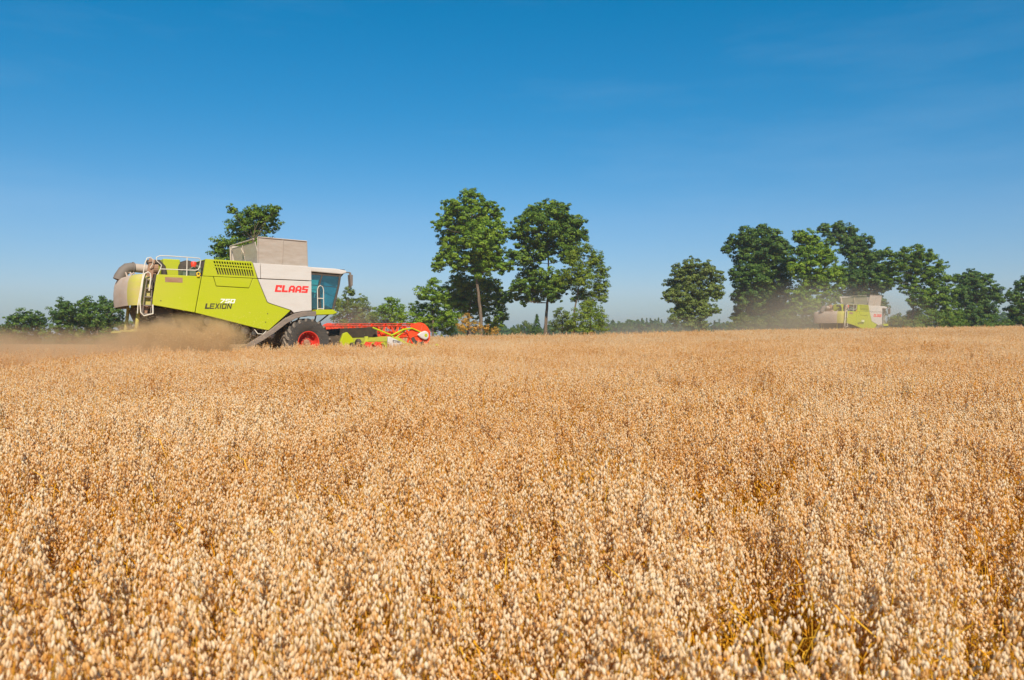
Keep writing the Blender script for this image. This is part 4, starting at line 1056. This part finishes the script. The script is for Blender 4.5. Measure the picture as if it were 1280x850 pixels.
# a little conifer far between the trunks
def conifer_arrays(rng_, x, y, z, h, r_, n_=160, leaf=.3):
    t = rng_.random(n_) ** .8; an = rng_.uniform(0, 6.283, n_); rr_ = r_ * (1 - t) * rng_.uniform(.55, 1.05, n_) + .05
    p = np.stack([x + rr_ * np.cos(an), y + rr_ * np.sin(an), z + h * (.06 + .94 * t) - rr_ * .3], 1)
    nn = np.stack([np.cos(an) * .5, np.sin(an) * .5, np.ones(n_)], 1) + rng_.normal(0, .3, (n_, 3)); nn /= np.linalg.norm(nn, axis=1)[:, None]
    a = np.stack([np.cos(an), np.sin(an), -.5 * np.ones(n_)], 1); b = np.cross(nn, a)
    s = (leaf * rng_.uniform(.6, 1.2, n_))[:, None]
    v = np.stack([p - a * s, p - b * s * .5, p + a * s, p + b * s * .5], 1).reshape(-1, 3); i = np.arange(n_) * 4
    f = np.concatenate([np.stack([i, i + 1, i + 2], 1), np.stack([i, i + 2, i + 3], 1)])
    tn = rng_.uniform(0, 1, n_); return v, f, np.concatenate([tn, tn])
rc_ = np.random.default_rng(5)
q = P(671, 417, 140); g0 = gz(q.x, q.y); root = empty('spruce_tree', (q.x, q.y, g0))
hh = EYE + 24 / FPX * 140 - g0
v, f, tn = conifer_arrays(rc_, 0, 0, 0, hh, 1.6, 700, .26); me = fast_mesh('crown', v, f, attrs={'tint': tn}); me.materials.append(LM['dark'])
co = bpy.data.objects.new('crown', me); C.objects.link(co); co.parent = root
tb = MB(); tb.tube([(0, 0, -.1), (0, 0, hh * .5), (0, 0, hh * .97)], [.12, .07, .01], 8); tb.build('trunk', M['bark'], root)
tag(root, 'small pointed spruce left of the trunk of the two tiered tree', 'spruce')

# far wood on the horizon: reads as one mass
def far_wood():
    rg = np.random.default_rng(77); VV, FF, TT = [], [], []; off = 0
    for k in range(520):
        px = rg.uniform(560, 1420); d = rg.uniform(360, 470); x_ = (px - 640) / FPX * d; g_ = gz(x_, d)
        prof = np.interp(px, [560, 700, 745, 780, 830, 860, 930, 1100, 1240, 1420], [3.5, 4, 4.2, 6.5, 6.6, 6.0, 5.6, 7, 10, 9])
        h = (prof + EYE - g_) * rg.uniform(.72, 1.03) * d / 400
        if rg.random() < .55:
            v, f, tn = conifer_arrays(rg, x_, d, g_, h * 1.08, h * .19 + .5, 190, .65)
        else:
            v, f, tn = crown_arrays(rg, [(np.array([x_, d, g_ + h * .68]), h * .30), (np.array([x_ + 1.5, d, g_ + h * .4]), h * .3)], .6, .35)
        VV.append(v); FF.append(f + off); TT.append(tn); off += len(v)
    me = fast_mesh('far_wood', np.concatenate(VV), np.concatenate(FF), attrs={'tint': np.concatenate(TT)}); me.materials.append(LM['dark'])
    o = bpy.data.objects.new('far_wood', me); C.objects.link(o)
    tag(o, 'low bluish strip of distant mixed wood along the horizon', 'wood', kind='stuff')
far_wood()

# ------------------------------------------------------------------ dust and haze
def dust_mat(name, dens, col, nscale, aniso=.3, thresh=.42):
    m, t, out = nodes_mat(name); L = t.links.new
    tc = N(t, 'ShaderNodeTexCoord'); ln = N(t, 'ShaderNodeVectorMath', operation='LENGTH'); L(tc.outputs['Object'], ln.inputs[0])
    fo = N(t, 'ShaderNodeMapRange'); fo.interpolation_type = 'SMOOTHSTEP'; fo.inputs[1].default_value = 1.0; fo.inputs[2].default_value = .15; L(ln.outputs['Value'], fo.inputs[0])
    g = N(t, 'ShaderNodeNewGeometry'); n1 = N(t, 'ShaderNodeTexNoise', Scale=nscale, Detail=6.0, Roughness=.68); L(g.outputs['Position'], n1.inputs['Vector'])
    mr = N(t, 'ShaderNodeMapRange'); mr.inputs[1].default_value = thresh - .07; mr.inputs[2].default_value = thresh + .17; L(n1.outputs[0], mr.inputs[0])
    ml = N(t, 'ShaderNodeMath', operation='MULTIPLY'); L(fo.outputs[0], ml.inputs[0]); L(mr.outputs[0], ml.inputs[1])
    m2 = N(t, 'ShaderNodeMath', operation='MULTIPLY'); m2.inputs[1].default_value = dens; L(ml.outputs[0], m2.inputs[0])
    pv = N(t, 'ShaderNodeVolumePrincipled'); pv.inputs['Color'].default_value = (*col, 1); pv.inputs['Anisotropy'].default_value = aniso
    L(m2.outputs[0], pv.inputs['Density']); L(pv.outputs[0], out.inputs['Volume']); return m
def dust(name, c, radii, rz_, mat, label):
    me = bpy.data.meshes.new(name); bm = bmesh.new(); bmesh.ops.create_icosphere(bm, subdivisions=3, radius=1.0); bm.to_mesh(me); bm.free(); me.materials.append(mat)
    o = bpy.data.objects.new(name, me); C.objects.link(o); o.location = c; o.scale = radii; o.rotation_euler = (0, 0, rz_); tag(o, label, 'dust', kind='stuff'); return o
def mloc(a, b, z, o=O1, th=TH):   # machine frame to world
    x_ = o[0] + a * math.cos(th) + b * math.sin(th); y_ = o[1] + a * math.sin(th) - b * math.cos(th)
    return (x_, y_, z)
dm1 = dust_mat('chaff_dust', 13.0, (.99, .74, .46), 1.0, thresh=.50)
dm2 = dust_mat('drifting_dust', .8, (.98, .71, .43), .45, thresh=.45)
dm3 = dust_mat('thin_dust', .085, (.92, .78, .60), .2, thresh=.38)
dust('chaff_dust_cloud', mloc(-5.0, 2.1, 1.50), (3.2, 1.8, 1.25), TH, dm1, 'dense tan cloud of chaff and dust around the rear wheel of the near harvester')
dust('trailing_dust_cloud', (-15.0, 23.5, 1.25), (7.5, 6.0, 1.05), R(20), dm2, 'long low tan dust trail drifting to the left edge behind the near harvester')
dust('cab_dust_cloud', mloc(4.2, -2.6, 2.3), (2.8, 2.6, 1.5), TH, dust_mat('reel_dust', .20, (.90, .74, .56), .9, thresh=.42), 'brown dust rising over the far end of the red reel')
dust('far_dust_cloud', (29.0, 74.0, 3.0), (14, 9, 4.8), R(20), dm3, 'thin dust hanging around the distant harvester and across the foot of the trees')
dust('open_field_dust_cloud', (21.0, 100.0, 1.6), (22, 14, 3.2), 0, dust_mat('low_dust', .045, (.90, .79, .64), .15, thresh=.36), 'low thin dust over the field below the lone round tree')

# loose chaff in the air behind the near machine
V, F, T = [], [], []
rg = np.random.default_rng(9)
for k in range(22000):
    if k % 4: a, b, z = rg.normal(-4.9, 1.5), rg.normal(2.9, .7), rg.normal(1.25, .42)
    else: a, b, z = rg.normal(-9, 4.0), rg.normal(2.2, 1.4), rg.normal(1.25, .30)
    c = np.array(mloc(a, b, z + .4)); s = rg.uniform(.006, .017); u = rg.normal(0, 1, 3); u /= np.linalg.norm(u); v_ = np.cross(u, rg.normal(0, 1, 3)); v_ /= np.linalg.norm(v_)
    q = len(V); V += [c - u * s, c + v_ * s * .5, c + u * s * 1.4]; F.append((q, q + 1, q + 2)); T.append(rg.random())
me = fast_mesh('flying_chaff', np.array(V), np.array(F), attrs={'tint': T}); me.materials.append(M['spik'])
o = bpy.data.objects.new('flying_chaff', me); C.objects.link(o); tag(o, 'tiny flecks of straw chaff flying in the dust behind the near harvester', 'chaff', kind='stuff')

# the air itself
hm, t, out = nodes_mat('haze_air'); pv = N(t, 'ShaderNodeVolumePrincipled'); pv.inputs['Color'].default_value = (.80, .88, 1.0, 1)
pv.inputs['Density'].default_value = .00035; pv.inputs['Anisotropy'].default_value = .2; t.links.new(pv.outputs[0], out.inputs['Volume'])
hb = bpy.data.meshes.new('haze'); bm = bmesh.new(); bmesh.ops.create_cube(bm, size=1.0); bm.to_mesh(hb); bm.free(); hb.materials.append(hm)
HZ = bpy.data.objects.new('haze', hb); C.objects.link(HZ)
HZ.scale = (4400, 3000, 40); HZ.location = (0, 1000, 11.0)
tag(HZ, 'thin bluish summer haze in the air', 'haze', kind='stuff')
